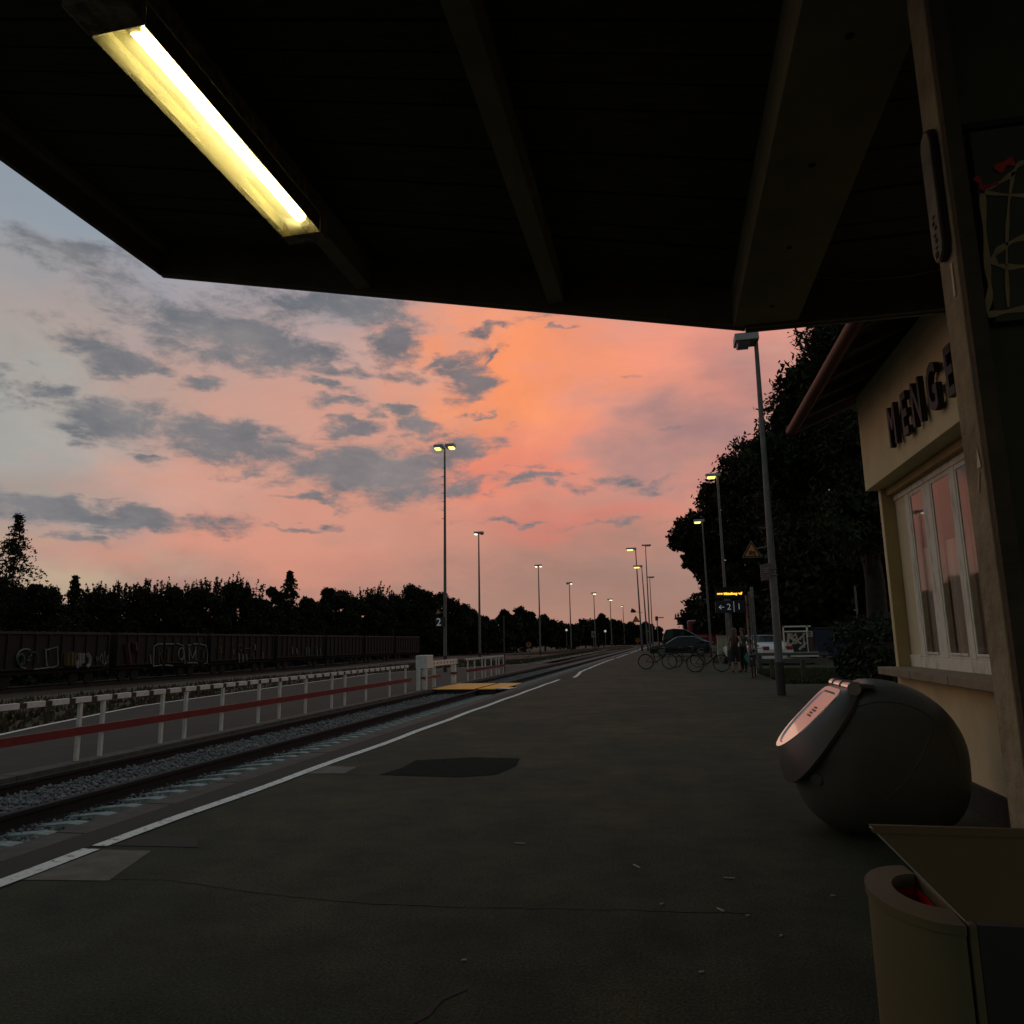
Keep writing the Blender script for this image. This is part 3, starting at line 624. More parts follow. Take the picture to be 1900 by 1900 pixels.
mb = MB(); mb.box(a.x - .36, 41.76, 1.42, a.x + .28, 42.44, 1.46); mb.build('cabinet_roof', mat('cabinet_cap', (.38, .38, .32), .7, var=.1), t)
mb = MB(); mb.box(a.x - .05, 41.79, .36, a.x - .04, 41.802, 1.40); mb.build('door_seam', BLACK, t)
mb = MB(); mb.box(a.x - .3, 41.9, 0, a.x + .22, 42.3, .35); mb.build('cabinet_base', CONC, t)
t = thing('utility_cabinet', 'low grey box left of the beige cabinet', 'cabinet', (2.5, 43, 0))
a = at(1330, 1215, 43); mb = MB(); mb.box(a.x - .2, 43, .1, a.x + .12, 43.4, .95); mb.build('cabinet_body', mat('cabinet_grey', (.16, .16, .14), .7, var=.12), t, bevel=.015)
mb = MB(); mb.box(a.x - .16, 43.05, 0, a.x + .08, 43.35, .1); mb.build('cabinet_base', CONC, t)

# ------------------------------------------------------------------ vehicles
CARB = mat('car_paint_black', (.010, .012, .014), .42, .0, var=.1, spec=.35, coat=.15)
CARB2 = mat('car_paint_dark_green', (.006, .012, .012), .55, .0, var=.1, spec=.2)
CARW = mat('car_paint_white', (.7, .72, .73), .3, var=.05, coat=.5)
BUSR = mat('bus_paint_red', (.20, .010, .018), .35, var=.1, coat=.4)
GLASSC = mat('car_glass', (.008, .010, .011), .12, var=0, spec=.35)
CHROME = mat('chrome_trim', (.7, .7, .72), .25, 1.0, var=0)
TYRE = mat('tyre', (.014, .014, .014), .85, var=.1)
RIMM = mat('wheel_rim', (.3, .3, .31), .35, .8, var=.1)
TAIL = mat('tail_lamp_red', (.30, .008, .014), .3, var=.1)
HEADL = mat('head_lamp_glass', (.4, .42, .42), .15, var=0)
def car(name, label, loc, rz, paint, prof, wd=1.82, wheels=(.85, 3.6), wr=.33, tail=False, rails=True, win=(1, 2, 3, 4)):
    """prof: (x, belt z, top z) stations front to back"""
    t = thing(name, label, 'car', loc, rz); h = wd / 2; vs = []; n = len(prof)
    for i, (x, zb, zt) in enumerate(prof):
        tap = 1 - (.10 if i in (0, n - 1) else 0); roofw = h * (.70 if zt > zb + .15 else .92) * tap
        vs += [(x, -h * .9 * tap, .24), (x, -h * tap, .5), (x, -h * tap * .98, zb), (x, -roofw, zt), (x, roofw, zt), (x, h * tap * .98, zb), (x, h * tap, .5), (x, h * .9 * tap, .24)]
    fs = []
    for i in range(n - 1):
        for q in range(8): fs.append((8 * i + q, 8 * i + (q + 1) % 8, 8 * i + 8 + (q + 1) % 8, 8 * i + 8 + q))
    fs += [tuple(range(7, -1, -1)), tuple(8 * (n - 1) + q for q in range(8))]
    mb = MB(); mb.add(vs, fs); b = mb.build('body', paint, t, smooth=True, world=False)
    gl = MB(); ch = MB()
    def P(i, q): return Vector(vs[8 * i + q])
    for i in range(n - 1):
        if prof[i][2] > prof[i][1] + .1 and prof[i + 1][2] > prof[i + 1][1] + .1 or (prof[i][2] > prof[i][1] + .1) != (prof[i + 1][2] > prof[i + 1][1] + .1):
            for (q0, q1, s) in ((2, 3, -1), (5, 4, 1)):
                a, b2, c2, d2 = P(i, q0), P(i + 1, q0), P(i + 1, q1), P(i, q1); off = Vector((0, s * .006, .002)); cc = (a + b2 + c2 + d2) / 4
                pts = [cc + (p_ - cc) * .88 + off for p_ in (a, b2, c2, d2)]
                gl.add(pts, [(0, 1, 2, 3)])
            if rails:
                for s, q in ((-1, 3), (1, 4)): ch.tube(P(i, q) + Vector((0, s * .01, .02)), P(i + 1, q) + Vector((0, s * .01, .02)), .022, n=6)
    # windscreens
    for i in range(n - 1):
        za, zb_ = prof[i][2], prof[i + 1][2]
        if abs(zb_ - za) > .3:
            a, b2, c2, d2 = P(i, 3), P(i, 4), P(i + 1, 4), P(i + 1, 3); cc = (a + b2 + c2 + d2) / 4; nn = (b2 - a).cross(d2 - a).normalized(); nn = nn if nn.z > 0 else -nn
            gl.add([cc + (p_ - cc) * .9 + nn * .008 for p_ in (a, b2, c2, d2)], [(0, 1, 2, 3)])
    gl.build('window', GLASSC, b, world=False)
    if ch.v: ch.build('roof_rail', CHROME, b, world=False)
    for wx in wheels:
        for s in (-1, 1):
            mb = MB(); mb.disc((wx, s * (h - .09), wr), (0, 1, 0), wr, .2, 24); wh = mb.build('wheel', TYRE, t, smooth=True, world=False)
            mb = MB(); mb.disc((wx, s * (h + .013), wr), (0, 1, 0), wr * .2, .012, 12)
            for kk in range(5):
                a_ = kk * 2 * PI / 5; mb.tube((wx, s * (h + .013), wr), (wx + math.cos(a_) * wr * .62, s * (h + .013), wr + math.sin(a_) * wr * .62), .028, n=6)
            mb.ring((wx, s * (h + .013), wr), (0, 1, 0), wr * .64, .02, 20, 6); mb.build('rim', RIMM, wh, world=False)
    L0 = prof[0][0]; L1 = prof[-1][0]
    for s in (-1, 1):
        mb = MB(); mb.box(L0 - .02, s * h * .62 - .17, .58, L0 + .12, s * h * .62 + .17, .70); mb.build('headlight', HEADL, t, world=False, bevel=.02)
        mb = MB(); mb.box(L1 - .10, s * h * .68 - .16, .72, L1 + .025, s * h * .68 + .16, .90); mb.build('tail_light', TAIL, t, world=False, bevel=.02)
    mb = MB(); mb.box(L0 + .4, -h - .012, .30, L1 - .5, h + .012, .36); mb.build('side_sill', POLED, t, world=False)
    return t
SEDAN = [(0, .60, .62), (.25, .74, .76), (1.25, .90, .92), (2.05, .93, 1.40), (2.6, .94, 1.46), (3.4, .95, 1.44), (4.15, .96, 1.08), (4.75, .88, .96), (4.95, .7, .74)]
car('black_estate_car', 'black car seen from its left side with silver roof line behind the bicycles', (at(1206, 1200, 62).x, 62, 0), 0, CARB, [(x * 1.03, a, b + .06) for x, a, b in SEDAN], wheels=(.9, 3.9))
car('dark_van', 'dark green van with a silver roof rail between the black car and red bus', (at(1229, 1180, 82).x, 82, 0), 0, CARB2, [(0, 1.1, 1.25), (.12, 1.3, 1.75), (.4, 1.3, 2.3), (1.2, 1.3, 2.42), (2.3, 1.3, 2.34), (3.7, 1.2, 1.55), (4.3, 1.0, 1.2), (4.6, .8, .9)], 2.0, (.9, 3.6))
car('white_car', 'white car with a red tail lamp half hidden by the nearest lamp post', (at(1440, 1210, 38.4).x + .1 - 1.85, 38.4 + 4.59, 0), math.radians(-68), CARW, [(x, a, b) for x, a, b in SEDAN], rails=False)
t = thing('red_bus', 'red bus parked behind the dark van', 'bus', (at(1277, 1180, 92).x, 92, 0)); bx = at(1277, 1180, 92).x
mb = MB(); mb.box(bx, 92, .4, bx + 9.5, 94.4, 3.55); b = mb.build('body', BUSR, t, bevel=.22)
mb = MB(); mb.box(bx + .55, 91.985, 1.9, bx + 8.8, 92.01, 3.15); mb.build('window', GLASSC, b)
mb = MB(); mb.box(bx - .012, 92.25, 1.6, bx + .01, 94.15, 3.1); mb.build('windscreen', mat('bus_windscreen', (.25, .1, .1), .15, var=.05), b)
mb = MB(); mb.box(bx + .4, 91.98, 1.55, bx + 2.2, 92.0, 1.68); mb.build('side_stripe', mat('bus_stripe', (.35, .18, .18), .5, var=.1), b)
for x in (bx + 2, bx + 7):
    mb = MB(); mb.disc((x, 92.0, .48), (0, 1, 0), .48, .3, 22); mb.build('wheel', TYRE, t)

# trailer with scrap
a = at(1457, 1228, 38.5); X0 = a.x; Yt = 38.5
t = thing('cargo_trailer', 'white framed cargo trailer with a tailboard seen from behind', 'trailer', (X0 + .8, Yt, 0)); fr = mat('trailer_frame_white', (.8, .74, .66), .6, var=.12)
mb = MB()
mb.box(X0, Yt, .38, X0 + .06, Yt + .06, 1.85); mb.box(X0 + 1.08, Yt, .55, X0 + 1.16, Yt + .06, 1.85); mb.box(X0, Yt, 1.79, X0 + 1.3, Yt + .06, 1.86); mb.box(X0 + .06, Yt + .01, 1.56, X0 + 1.08, Yt + .05, 1.62)
mb.build('frame', fr, t)
mb = MB(); mb.box(X0 + .04, Yt - .03, .38, X0 + 1.55, Yt + .03, .60); tb = mb.build('tailboard', fr, t, bevel=.01)
mb = MB(); mb.box(X0 + .45, Yt - .036, .46, X0 + .9, Yt - .031, .52); mb.box(X0 + .1, Yt - .036, .40, X0 + .26, Yt - .031, .45); mb.build('slot', RUSTD, tb)
mb = MB(); mb.box(X0 + .0, Yt + .06, .36, X0 + 1.5, Yt + 2.6, .44); mb.box(X0 + .02, Yt + 2.5, .44, X0 + 1.5, Yt + 2.56, 1.6); mb.build('bed', DARKIN, t)
mb = MB(); mb.box(X0 + 1.12, Yt - .01, .60, X0 + 1.34, Yt + .04, 1.32)
for i in range(8): mb.box(X0 + 1.11, Yt - .02, .62 + i * .085, X0 + 1.35, Yt - .008, .68 + i * .085)
mb.build('slatted_side', mat('trailer_wood', (.09, .05, .035), .8, var=.3), t)
mb = MB(); mb.box(X0 + 1.12, Yt - .02, 1.32, X0 + 1.36, Yt + .04, 1.60); sp = mb.build('vent_plate', mat('trailer_plate', (.34, .31, .26), .6, var=.1), t)
mb = MB(); mb.box(X0 + 1.15, Yt - .026, 1.51, X0 + 1.27, Yt - .021, 1.55); mb.box(X0 + 1.15, Yt - .026, 1.42, X0 + 1.27, Yt - .021, 1.46); mb.box(X0 + 1.15, Yt - .026, 1.35, X0 + 1.25, Yt - .021, 1.37); mb.build('slot', BLACK, sp)
for x in (X0 + .05, X0 + 1.45):
    mb = MB(); mb.disc((x, Yt + 1.2, .28), (1, 0, 0), .28, .16, 20); mb.build('wheel', TYRE, t)
mb = MB(); mb.box(X0 + .2, Yt - .05, .10, X0 + 1.5, Yt, .17); mb.box(X0 + .3, Yt - .04, .24, X0 + 1.5, Yt, .27); mb.build('bumper', mat('bumper_grey', (.2, .2, .19), .5, var=.1), t)
SCR = mat('scrap_wood_pale', (.5, .44, .36), .8, scale=3, var=.4)
PLK = ['pale plank hanging across the heap from upper left to lower right in the trailer', 'short steep plank end at the top left of the trailer heap', 'pale plank pointing up to the right at the lower right of the heap', 'steep pale plank leaning at the left side of the trailer heap', 'thin stick leaning to the right high in the trailer heap', 'slanting thin stick rising through the middle of the heap', 'flat slat lying across the middle of the trailer heap', 'stub of a plank dropping from the top frame left of the middle', 'upright slat leaning at the right part of the heap', 'thin upright stick right of all the planks', 'nearly level short slat at mid height in the heap', 'leaning slat behind the longest slanting plank']
scl = [(-.02, .75, .25, 1.5, .04), (.12, 1.35, .75, 1.0, .045), (.62, .72, 1.0, 1.05, .05), (.1, .75, .2, 1.5, .05), (.2, 1.3, .55, 1.45, .03), (.25, .9, .5, 1.25, .03), (.45, 1.0, .8, 1.35, .03), (.3, 1.5, .42, 1.15, .05), (.7, 1.2, .95, 1.5, .03), (.85, .8, .88, 1.5, .03), (.15, .98, .6, 1.05, .035), (.5, 1.5, .62, 1.1, .04)]
for i, (xa, za, xb, zb, rr) in enumerate(scl):
    a_ = Vector((X0 + .1 + xa, Yt + .15 + .05 * (i % 3), za)); b_ = Vector((X0 + .1 + xb, Yt + .2 + .05 * (i % 4), zb)); t2 = thing('scrap_board', PLK[i], 'plank', tuple(a_), 0, 'planks heaped in the trailer')
    mb = MB(); d = (b_ - a_).normalized(); nx = d.cross(Vector((0, 1, 0))).normalized() * rr; ny = Vector((0, .015, 0))
    mb.hexa([a_ - nx - ny, a_ + nx - ny, a_ + nx + ny, a_ - nx + ny], [b_ - nx - ny, b_ + nx - ny, b_ + nx + ny, b_ - nx + ny]); mb.build('plank', SCR, t2)
# guard fence by the parking
t = thing('guard_fence', 'low grey guard rail on square posts before the white car', 'fence', (3.6, 28, 0))
a = on(1410, 1246); b = on(1520, 1248)
for px, py in ((1412, 1246), (1434, 1260), (1492, 1262)):
    q = on(px, py); mb = MB(); mb.box(q.x - .06, q.y - .06, 0, q.x + .06, q.y + .06, .62); mb.build('post', CONCD, t)
mb = MB(); ya = 27.0; xa = at(1406, 1210, ya).x; xb = at(1444, 1210, ya).x; mb.box(xa, ya, .45, xb + 1.6, ya + .07, .60); mb.box(xa, ya, .70, xb + 1.6, ya + .07, .80); mb.build('rail', mat('guard_rail_grey', (.10, .10, .09), .7, var=.2), t)

# bicycles
def bicycle(label, loc, rz, lean=0.0, tube=BLACKR, wheel_r=.345, group='bicycles parked on the platform', bag=False):
    t = thing('bicycle', label, 'bicycle', loc, rz, group); R = wheel_r
    def LW(p): return (p[0], p[1] + lean * p[2], p[2])
    for x in (0.0, 1.05):
        mb = MB(); mb.ring((x, lean * R, R), (0, 1, -lean), R - .022, .024, 36, 7); wh = mb.build('wheel', TYRE, t, smooth=True, world=False)
        mb = MB()
        for kk in range(14):
            a_ = kk * 2 * PI / 14; mb.tube((x, lean * R, R), (x + math.cos(a_) * (R - .03), lean * (R + math.sin(a_) * R), R + math.sin(a_) * (R - .03)), .0022, n=4)
        mb.disc((x, lean * R, R), (0, 1, 0), .03, .09, 10); mb.ring((x, lean * R, R), (0, 1, -lean), R - .045, .008, 30, 5); mb.build('rim', RIMM, wh, world=False)
    bb = LW((.44, 0, .29)); seat = LW((.33, 0, .80)); seatc = LW((.355, 0, .70)); head = LW((.86, 0, .80)); headb = LW((.89, 0, .66)); rear = LW((0, 0, R)); fr_ = LW((1.05, 0, R))
    mb = MB()
    for a_, b_, r_ in ((bb, seatc, .022), (bb, headb, .028), (seatc, head, .022), (head, headb, .025), (bb, rear, .014), (seatc, rear, .013)): mb.tube(a_, b_, r_, n=8)
    mb.build('frame', tube, t, smooth=True, world=False)
    mb = MB(); mb.tube(headb, LW((.97, .04, .58)), .013); mb.tube(LW((.97, .04, .58)), LW((1.05, .05, R)), .011); mb.tube(headb, LW((.97, -.04, .58)), .013); mb.tube(LW((.97, -.04, .58)), LW((1.05, -.05, R)), .011); mb.build('fork', METAL, t, world=False)
    mb = MB(); mb.tube(seatc, LW((.325, 0, .86)), .013); mb.path([LW((.20, 0, .88)), LW((.28, 0, .90)), LW((.40, 0, .885)), LW((.47, 0, .87))], [.05, .06, .03, .012], 8); mb.build('saddle', BLACKR, t, world=False)
    mb = MB(); mb.tube(head, LW((.84, 0, .94)), .013); mb.path([LW((.74, -.29, .97)), LW((.85, -.18, .96)), LW((.90, 0, .95)), LW((.85, .18, .96)), LW((.74, .29, .97))], .013, 8); mb.build('handlebar', METAL, t, world=False)
    mb = MB(); mb.ring(LW((.44, .05, .29)), (0, 1, 0), .085, .008, 20, 5); mb.tube(LW((.44, .06, .29)), LW((.52, .06, .14)), .009); mb.tube(LW((.44, -.06, .29)), LW((.36, -.06, .44)), .009); mb.box(.48, .06, .11, .57, .15, .13); mb.box(.32, -.15, .43, .41, -.06, .45); mb.build('crankset', METAL, t, world=False)
    mb = MB(); mb.ring((0, lean * R, R), (0, 1, 0), R + .03, .010, 14, 5, .3, 2.6); mb.box(-.2, -.05, .73, .22, .05, .745); mb.build('mudguard_and_rack', BLACKR, t, world=False)
    return t
bicycle('dark bicycle standing furthest left, beside the far lamp posts', (-1.05, 34.8, 0), .05, .08)
bicycle('dark bicycle parked with faint frame just right of the leftmost one', (.25, 36.6, 0), .12, -.06)
bicycle('mountain bicycle with pale down tube nearest the beige cabinet', (1.0, 31.2, 0), .15, .08)
bicycle('bicycle seen almost end-on behind the green bag', (2.68, 26.2, 0), 1.38, -.06)
t = thing('shopping_bag', 'green bag hanging on the end-on bicycle beside the standing person', 'bag', (2.62, 27.3, .5))
mb = MB(); c0 = at(1386, 1218, 27.2)
for (dx, dz, w_) in ((0, 0, 0),):
    vs = [(c0.x + a_, 27.2 + b_, c0.z + z_) for (a_, b_, z_) in ((.03, 0, .17), (-.10, -.06, .0), (-.05, -.08, -.16), (.04, -.05, -.24), (.10, 0, -.05), (.06, .08, .14), (-.06, .10, -.02), (.0, .10, -.2))]
    mb.add(vs, [(0, 1, 2, 3, 4), (5, 7, 6), (0, 5, 6, 1), (1, 6, 7, 2), (2, 7, 3), (3, 7, 4), (4, 7, 5, 0)])
mb.build('bag_body', mat('bag_green', (.02, .22, .14), .5, scale=9, var=.4), t); mb = MB(); mb.path([(c0.x + .03, 27.2, c0.z + .16), (c0.x + .06, 27.2, c0.z + .24), (c0.x + .09, 27.2, c0.z + .15)], .008, 6); mb.build('handle', mat('bag_green', (.02, .22, .14)), t)
t = thing('pannier_bag', 'black pannier bag on the rack of the end-on bicycle', 'bag', (2.72, 26.6, .5))
mb = MB(); mb.box(2.60, 26.2, .34, 2.80, 26.55, .78); mb.build('bag_body', BLACKR, t, bevel=.05)
mb = MB(); mb.box(2.64, 26.19, .60, 2.68, 26.198, .66); mb.build('reflector', WHITE, t)

# ------------------------------------------------------------------ people
SKIN = mat('skin', (.36, .20, .13), .6, scale=6, var=.08)
def person(label, loc, rz, joints, edges, cloth, hair, scale=1.0, shoes=BLACKR):
    t = thing('person', label, 'person', loc, rz); J = list(joints.items()); idx = {k_: i for i, (k_, _) in enumerate(J)}
    me = bpy.data.meshes.new('body'); me.from_pydata([v[0] for _, v in J], [(idx[a_], idx[b_]) for a_, b_ in edges], [])
    o = bpy.data.objects.new('body_src', me); COL.objects.link(o); o.modifiers.new('s', 'SKIN'); 
    for i, (_, v) in enumerate(J): me.skin_vertices[0].data[i].radius = (v[1], v[2] if len(v) > 2 else v[1])
    for i in range(len(J)): me.skin_vertices[0].data[i].use_root = (i == 0)
    sb = o.modifiers.new('u', 'SUBSURF'); sb.levels = 2; sb.render_levels = 2
    bpy.context.view_layer.update(); m2 = bpy.data.meshes.new_from_object(o.evaluated_get(bpy.context.evaluated_depsgraph_get())); bpy.data.objects.remove(o)
    m2.name = 'body'; m2.materials.clear(); m2.materials.append(SKIN); b = bpy.data.objects.new('body', m2); COL.objects.link(b); b.parent = t
    m2.polygons.foreach_set('use_smooth', [True] * len(m2.polygons))
    bm = bmesh.new(); bm.from_mesh(m2)
    for (nm, test, off, m) in cloth:
        bm2 = bm.copy(); dele = [f_ for f_ in bm2.faces if not test(f_.calc_center_median())]; bmesh.ops.delete(bm2, geom=dele, context='FACES'); bm2.normal_update()
        for v in bm2.verts:
            nn = v.normal; v.co += nn * off
        mm = bpy.data.meshes.new(nm); bm2.to_mesh(mm); bm2.free(); mm.materials.append(m); mm.polygons.foreach_set('use_smooth', [True] * len(mm.polygons))
        co = bpy.data.objects.new(nm, mm); COL.objects.link(co); co.parent = t
    bm.free(); hair(t); return t
def body(hgt=1.68, lhand=(-.20, .16, 1.0), rhand=(.24, .05, .85), lelb=(-.27, -.02, 1.12), relb=(.27, -.03, 1.10), step=.05):
    j = {'pelvis': ((0, 0, .92), .145, .11), 'waist': ((0, 0, 1.07), .115, .09), 'chest': ((0, 0, 1.26), .145, .10), 'neckb': ((0, -.01, 1.40), .07, .06), 'neck': ((0, 0, 1.46), .048, .048),
         'head1': ((0, .015, 1.54), .072, .085), 'head2': ((0, .01, 1.62), .068, .085), 'nose': ((0, .105, 1.565), .010, .012)}
    e = [('pelvis', 'waist'), ('waist', 'chest'), ('chest', 'neckb'), ('neckb', 'neck'), ('neck', 'head1'), ('head1', 'head2'), ('head1', 'nose')]
    for s, nm, hd, eb in ((-1, 'l', lhand, lelb), (1, 'r', rhand, relb)):
        j[nm + 'sh'] = ((s * .165, 0, 1.36), .052, .052); j[nm + 'el'] = (eb, .036, .036); j[nm + 'wr'] = (hd, .024, .026)
        d = (Vector(hd) - Vector(eb)).normalized(); pm = Vector(hd) + d * .05; j[nm + 'pa'] = (tuple(pm), .030, .018)
        e += [('chest', nm + 'sh'), (nm + 'sh', nm + 'el'), (nm + 'el', nm + 'wr'), (nm + 'wr', nm + 'pa')]
        for q in range(4):
            base = pm + Vector((0, (q - 1.5) * .02, -.01)); k1 = base + d * .045 ; k2 = k1 + (d + Vector((-s * .5, 0, -.2))).normalized() * (.035 - .004 * abs(q - 1.5))
            j[f'{nm}f{q}'] = (tuple(k1), .0085, .0085); j[f'{nm}g{q}'] = (tuple(k2), .007, .007); e += [(nm + 'pa', f'{nm}f{q}'), (f'{nm}f{q}', f'{nm}g{q}')]
        th = Vector(hd) + d * .02 + Vector((0, .045, 0)); j[nm + 'th'] = (tuple(th), .010, .010); j[nm + 'tt'] = (tuple(th + d * .035), .008, .008); e += [(nm + 'wr', nm + 'th'), (nm + 'th', nm + 'tt')]
        j[nm + 'hip'] = ((s * .09, 0, .86), .09, .09); j[nm + 'kn'] = ((s * .10, .02 + s * step, .48), .056, .060); j[nm + 'ca'] = ((s * .10, -.01 + s * step, .34), .050, .054); j[nm + 'an'] = ((s * .105, -.02 + s * step, .085), .034, .036); j[nm + 'to'] = ((s * .12, .11 + s * step, .035), .036, .028)
        e += [('pelvis', nm + 'hip'), (nm + 'hip', nm + 'kn'), (nm + 'kn', nm + 'ca'), (nm + 'ca', nm + 'an'), (nm + 'an', nm + 'to')]
    return j, e
def longhair(m, length=.42):
    def f(t):
        mb = MB(); n = 20; rows = [(.0, 1.715, .03), (.0, 1.70, .075), (-.01, 1.655, .105), (-.02, 1.59, .118), (-.045, 1.50, .115), (-.07, 1.42, .12), (-.09, 1.42 - length * .5, .11), (-.09, 1.42 - length, .06)]
        vs = []
        for (y, z, r) in rows:
            for k_ in range(n + 1):
                a_ = PI * (1.0 + .0) + PI * k_ / n * 1.0; a_ = PI + PI * k_ / n
                vs.append((math.cos(a_) * r, y + math.sin(a_) * r * .95 + .015, z + rnd.uniform(-.006, .006)))
        fs = [(i * (n + 1) + k_, i * (n + 1) + k_ + 1, (i + 1) * (n + 1) + k_ + 1, (i + 1) * (n + 1) + k_) for i in range(len(rows) - 1) for k_ in range(n)]
        mb.add(vs, fs)
        top = []; 
        for i in range(6):
            ph = i / 5 * PI / 2
            for k_ in range(n): th = 2 * PI * k_ / n; top.append((math.cos(th) * .088 * math.cos(ph), .01 + math.sin(th) * .10 * math.cos(ph), 1.60 + .115 * math.sin(ph)))
        mb.add(top, [(i * n + k_, i * n + (k_ + 1) % n, (i + 1) * n + (k_ + 1) % n, (i + 1) * n + k_) for i in range(5) for k_ in range(n)])
        mb.build('hair', m, t, smooth=True, world=False)
        mb = MB()
        for s in (-1, 1): mb.disc((s * .03, .098, 1.60), (0, 1, 0), .011, .006, 8)
        mb.build('eyes', BLACK, t, world=False)
        mb = MB(); mb.box(-.022, .092, 1.522, .022, .10, 1.53); mb.build('mouth', mat('lips', (.2, .06, .05)), t, world=False)
    return f
def torso(lo, hi): return lambda c: lo < c.z < hi and abs(c.x) < .20
j, e = body(lhand=(-.17, .22, 1.16), lelb=(-.25, 0, 1.10), rhand=(.22, .16, 1.0))
person('person with long reddish hair, dark top and knee-length dark skirt facing away', (2.50, 30.4, 0), -.35, j, e,
       [('tank_top', lambda c: .98 < c.z < 1.38 and abs(c.x) < .15, .012, mat('cloth_dark_red', (.04, .015, .012), .9)),
        ('skirt', lambda c: .42 < c.z < 1.0 and abs(c.x) < .2, .035, mat('cloth_black_green', (.014, .016, .014), .9)), ('shoes', lambda c: c.z < .075, .008, BLACKR)], longhair(mat('hair_auburn', (.07, .026, .014), .6, scale=40, var=.4, stretch=(1, 1, .1))))
j, e = body(rhand=(.12, .22, 1.05), step=-.04)
person('person in a grey shirt and dark trousers standing close behind the long-haired one', (2.86, 31.0, 0), 2.5, j, e,
       [('shirt', lambda c: .95 < c.z < 1.42 and abs(c.x) < .30 and not (c.z < 1.12 and abs(c.x) > .2), .014, mat('cloth_grey_green', (.06, .075, .065), .9)),
        ('trousers', lambda c: .09 < c.z < 1.02 and abs(c.x) < .24, .014, mat('cloth_dark_trousers', (.012, .012, .013), .9)), ('shoes', lambda c: c.z < .08, .008, BLACKR)], longhair(mat('hair_dark', (.03, .022, .016), .6, scale=40, var=.4, stretch=(1, 1, .1)), .1))

# ------------------------------------------------------------------ wagons
WAG = mat('wagon_rust', (.007, .0058, .0048), .9, scale=2, var=.0, col2=(.017, .010, .0075), contrast=(.3, .7), bump=.2)
WAGR = mat('wagon_rim', (.032, .025, .02), .8, scale=3, var=.3)
UND = mat('wagon_underframe', (.003, .003, .003), .9, var=.3)
def graffiti(mb_list, X, y0, z0, strokes, r, dx=.03):
    for pts in strokes:
        mb_list.path([(X + dx, y0 + a_, z0 + b_) for a_, b_ in pts], r, 5)
def wagon(y0, Ln, label, group='rusty open freight wagons'):
    t = thing('freight_wagon', label, 'freight wagon', (-31.2, y0, -.6), 0, group); X = -30.15; g_ = .35
    mb = MB(); mb.box(X - 2.2, y0 + g_, .45, X, y0 + Ln - g_, 2.12); b = mb.build('body', WAG, t)
    mb = MB(); mb.box(X - 2.3, y0 + g_ - .04, 2.12, X + .08, y0 + Ln - g_ + .04, 2.24); mb.build('top_rim', WAGR, b)
    mb = MB(); n = 10
    for i in range(n + 1):
        y = y0 + g_ + (Ln - 2 * g_) * i / n; mb.box(X + .003, y - .05, .42, X + .085, y + .05, 2.115)
    mb.box(X + .003, y0 + g_ + .06, .42, X + .07, y0 + Ln - g_ - .06, .52); mb.build('side_ribs', WAGR if False else WAG, b)
    mb = MB(); mb.box(X - 2.0, y0 + g_, .2, X - .15, y0 + Ln - g_, .42); mb.build('underframe', UND, t)
    for q in (1.25, 2.3, Ln - 2.3, Ln - 1.25):
        mb = MB(); mb.disc((X - .35, y0 + q, -.12), (1, 0, 0), .32, .1, 20); mb.build('wheel', UND, t)
    for yy_ in (y0 + .12, y0 + Ln - .12):
        mb = MB(); mb.disc((X - .4, yy_, .32), (0, 1, 0), .14, .3, 12); mb.build('buffer', UND, t)
    return t, b
GW = mat('graffiti_white', (.17, .19, .18), .8, scale=4, var=.35); GY = mat('graffiti_yellow', (.05, .038, .010), .8, var=.3, scale=5); GR = mat('graffiti_red', (.035, .006, .008), .8, var=.4, scale=3); GG = mat('graffiti_green', (.014, .05, .035), .8, var=.3, scale=5)
ws = []
labs = ['rusty wagon on the far left with ring shaped graffiti and a white scribble', 'rusty wagon with the large outlined lettering in white', 'rusty wagon with yellow and white smeared graffiti beyond the lettered one', 'rusty wagon with faint pale streaks, fourth in the row', 'rusty wagon fifth in the row, dark between its ribs', 'rusty wagon sixth in the row, near the far end', 'last rusty wagon, ending behind the two-headed lamp post']
for i in range(-1, 7):
    y0 = 36.5 + (i - 1) * 8.8
    if y0 + 8.8 < 27: continue
    t, b = wagon(y0, 8.8, labs[max(0, min(6, i))] if i >= 0 else 'rusty wagon cut by the left edge'); ws.append((t, b, y0))
def circ(cy, cz, ry_, rz_, a0=0, a1=2 * PI, n=16): return [(cy + ry_ * math.cos(a0 + (a1 - a0) * k_ / n), cz + rz_ * math.sin(a0 + (a1 - a0) * k_ / n)) for k_ in range(n + 1)]
wd_ = {round(y0, 1): b for t, b, y0 in ws}
bA = [b for t, b, y0 in ws if y0 < 30 and y0 + 8.8 > 31][0]; bB = [b for t, b, y0 in ws if 34 < y0 < 40][0]; bC = [b for t, b, y0 in ws if 43 < y0 < 48][0]; bD = [b for t, b, y0 in ws if 52 < y0 < 57][0]
X = -30.15
def gw(px, py): q = ray(px, py); tt = X / q[0]; return (q[1] * tt, H + q[2] * tt)
def gpath(mb, pxs, r): mb.path([(X + .09, *gw(px, py)) for px, py in pxs], r, 5)
def pc(cx_, cy_, rx_, ry_, a0=0, a1=360, n=18): return [(cx_ + rx_ * math.cos(math.radians(a0 + (a1 - a0) * k_ / n)), cy_ + ry_ * math.sin(math.radians(a0 + (a1 - a0) * k_ / n))) for k_ in range(n + 1)]
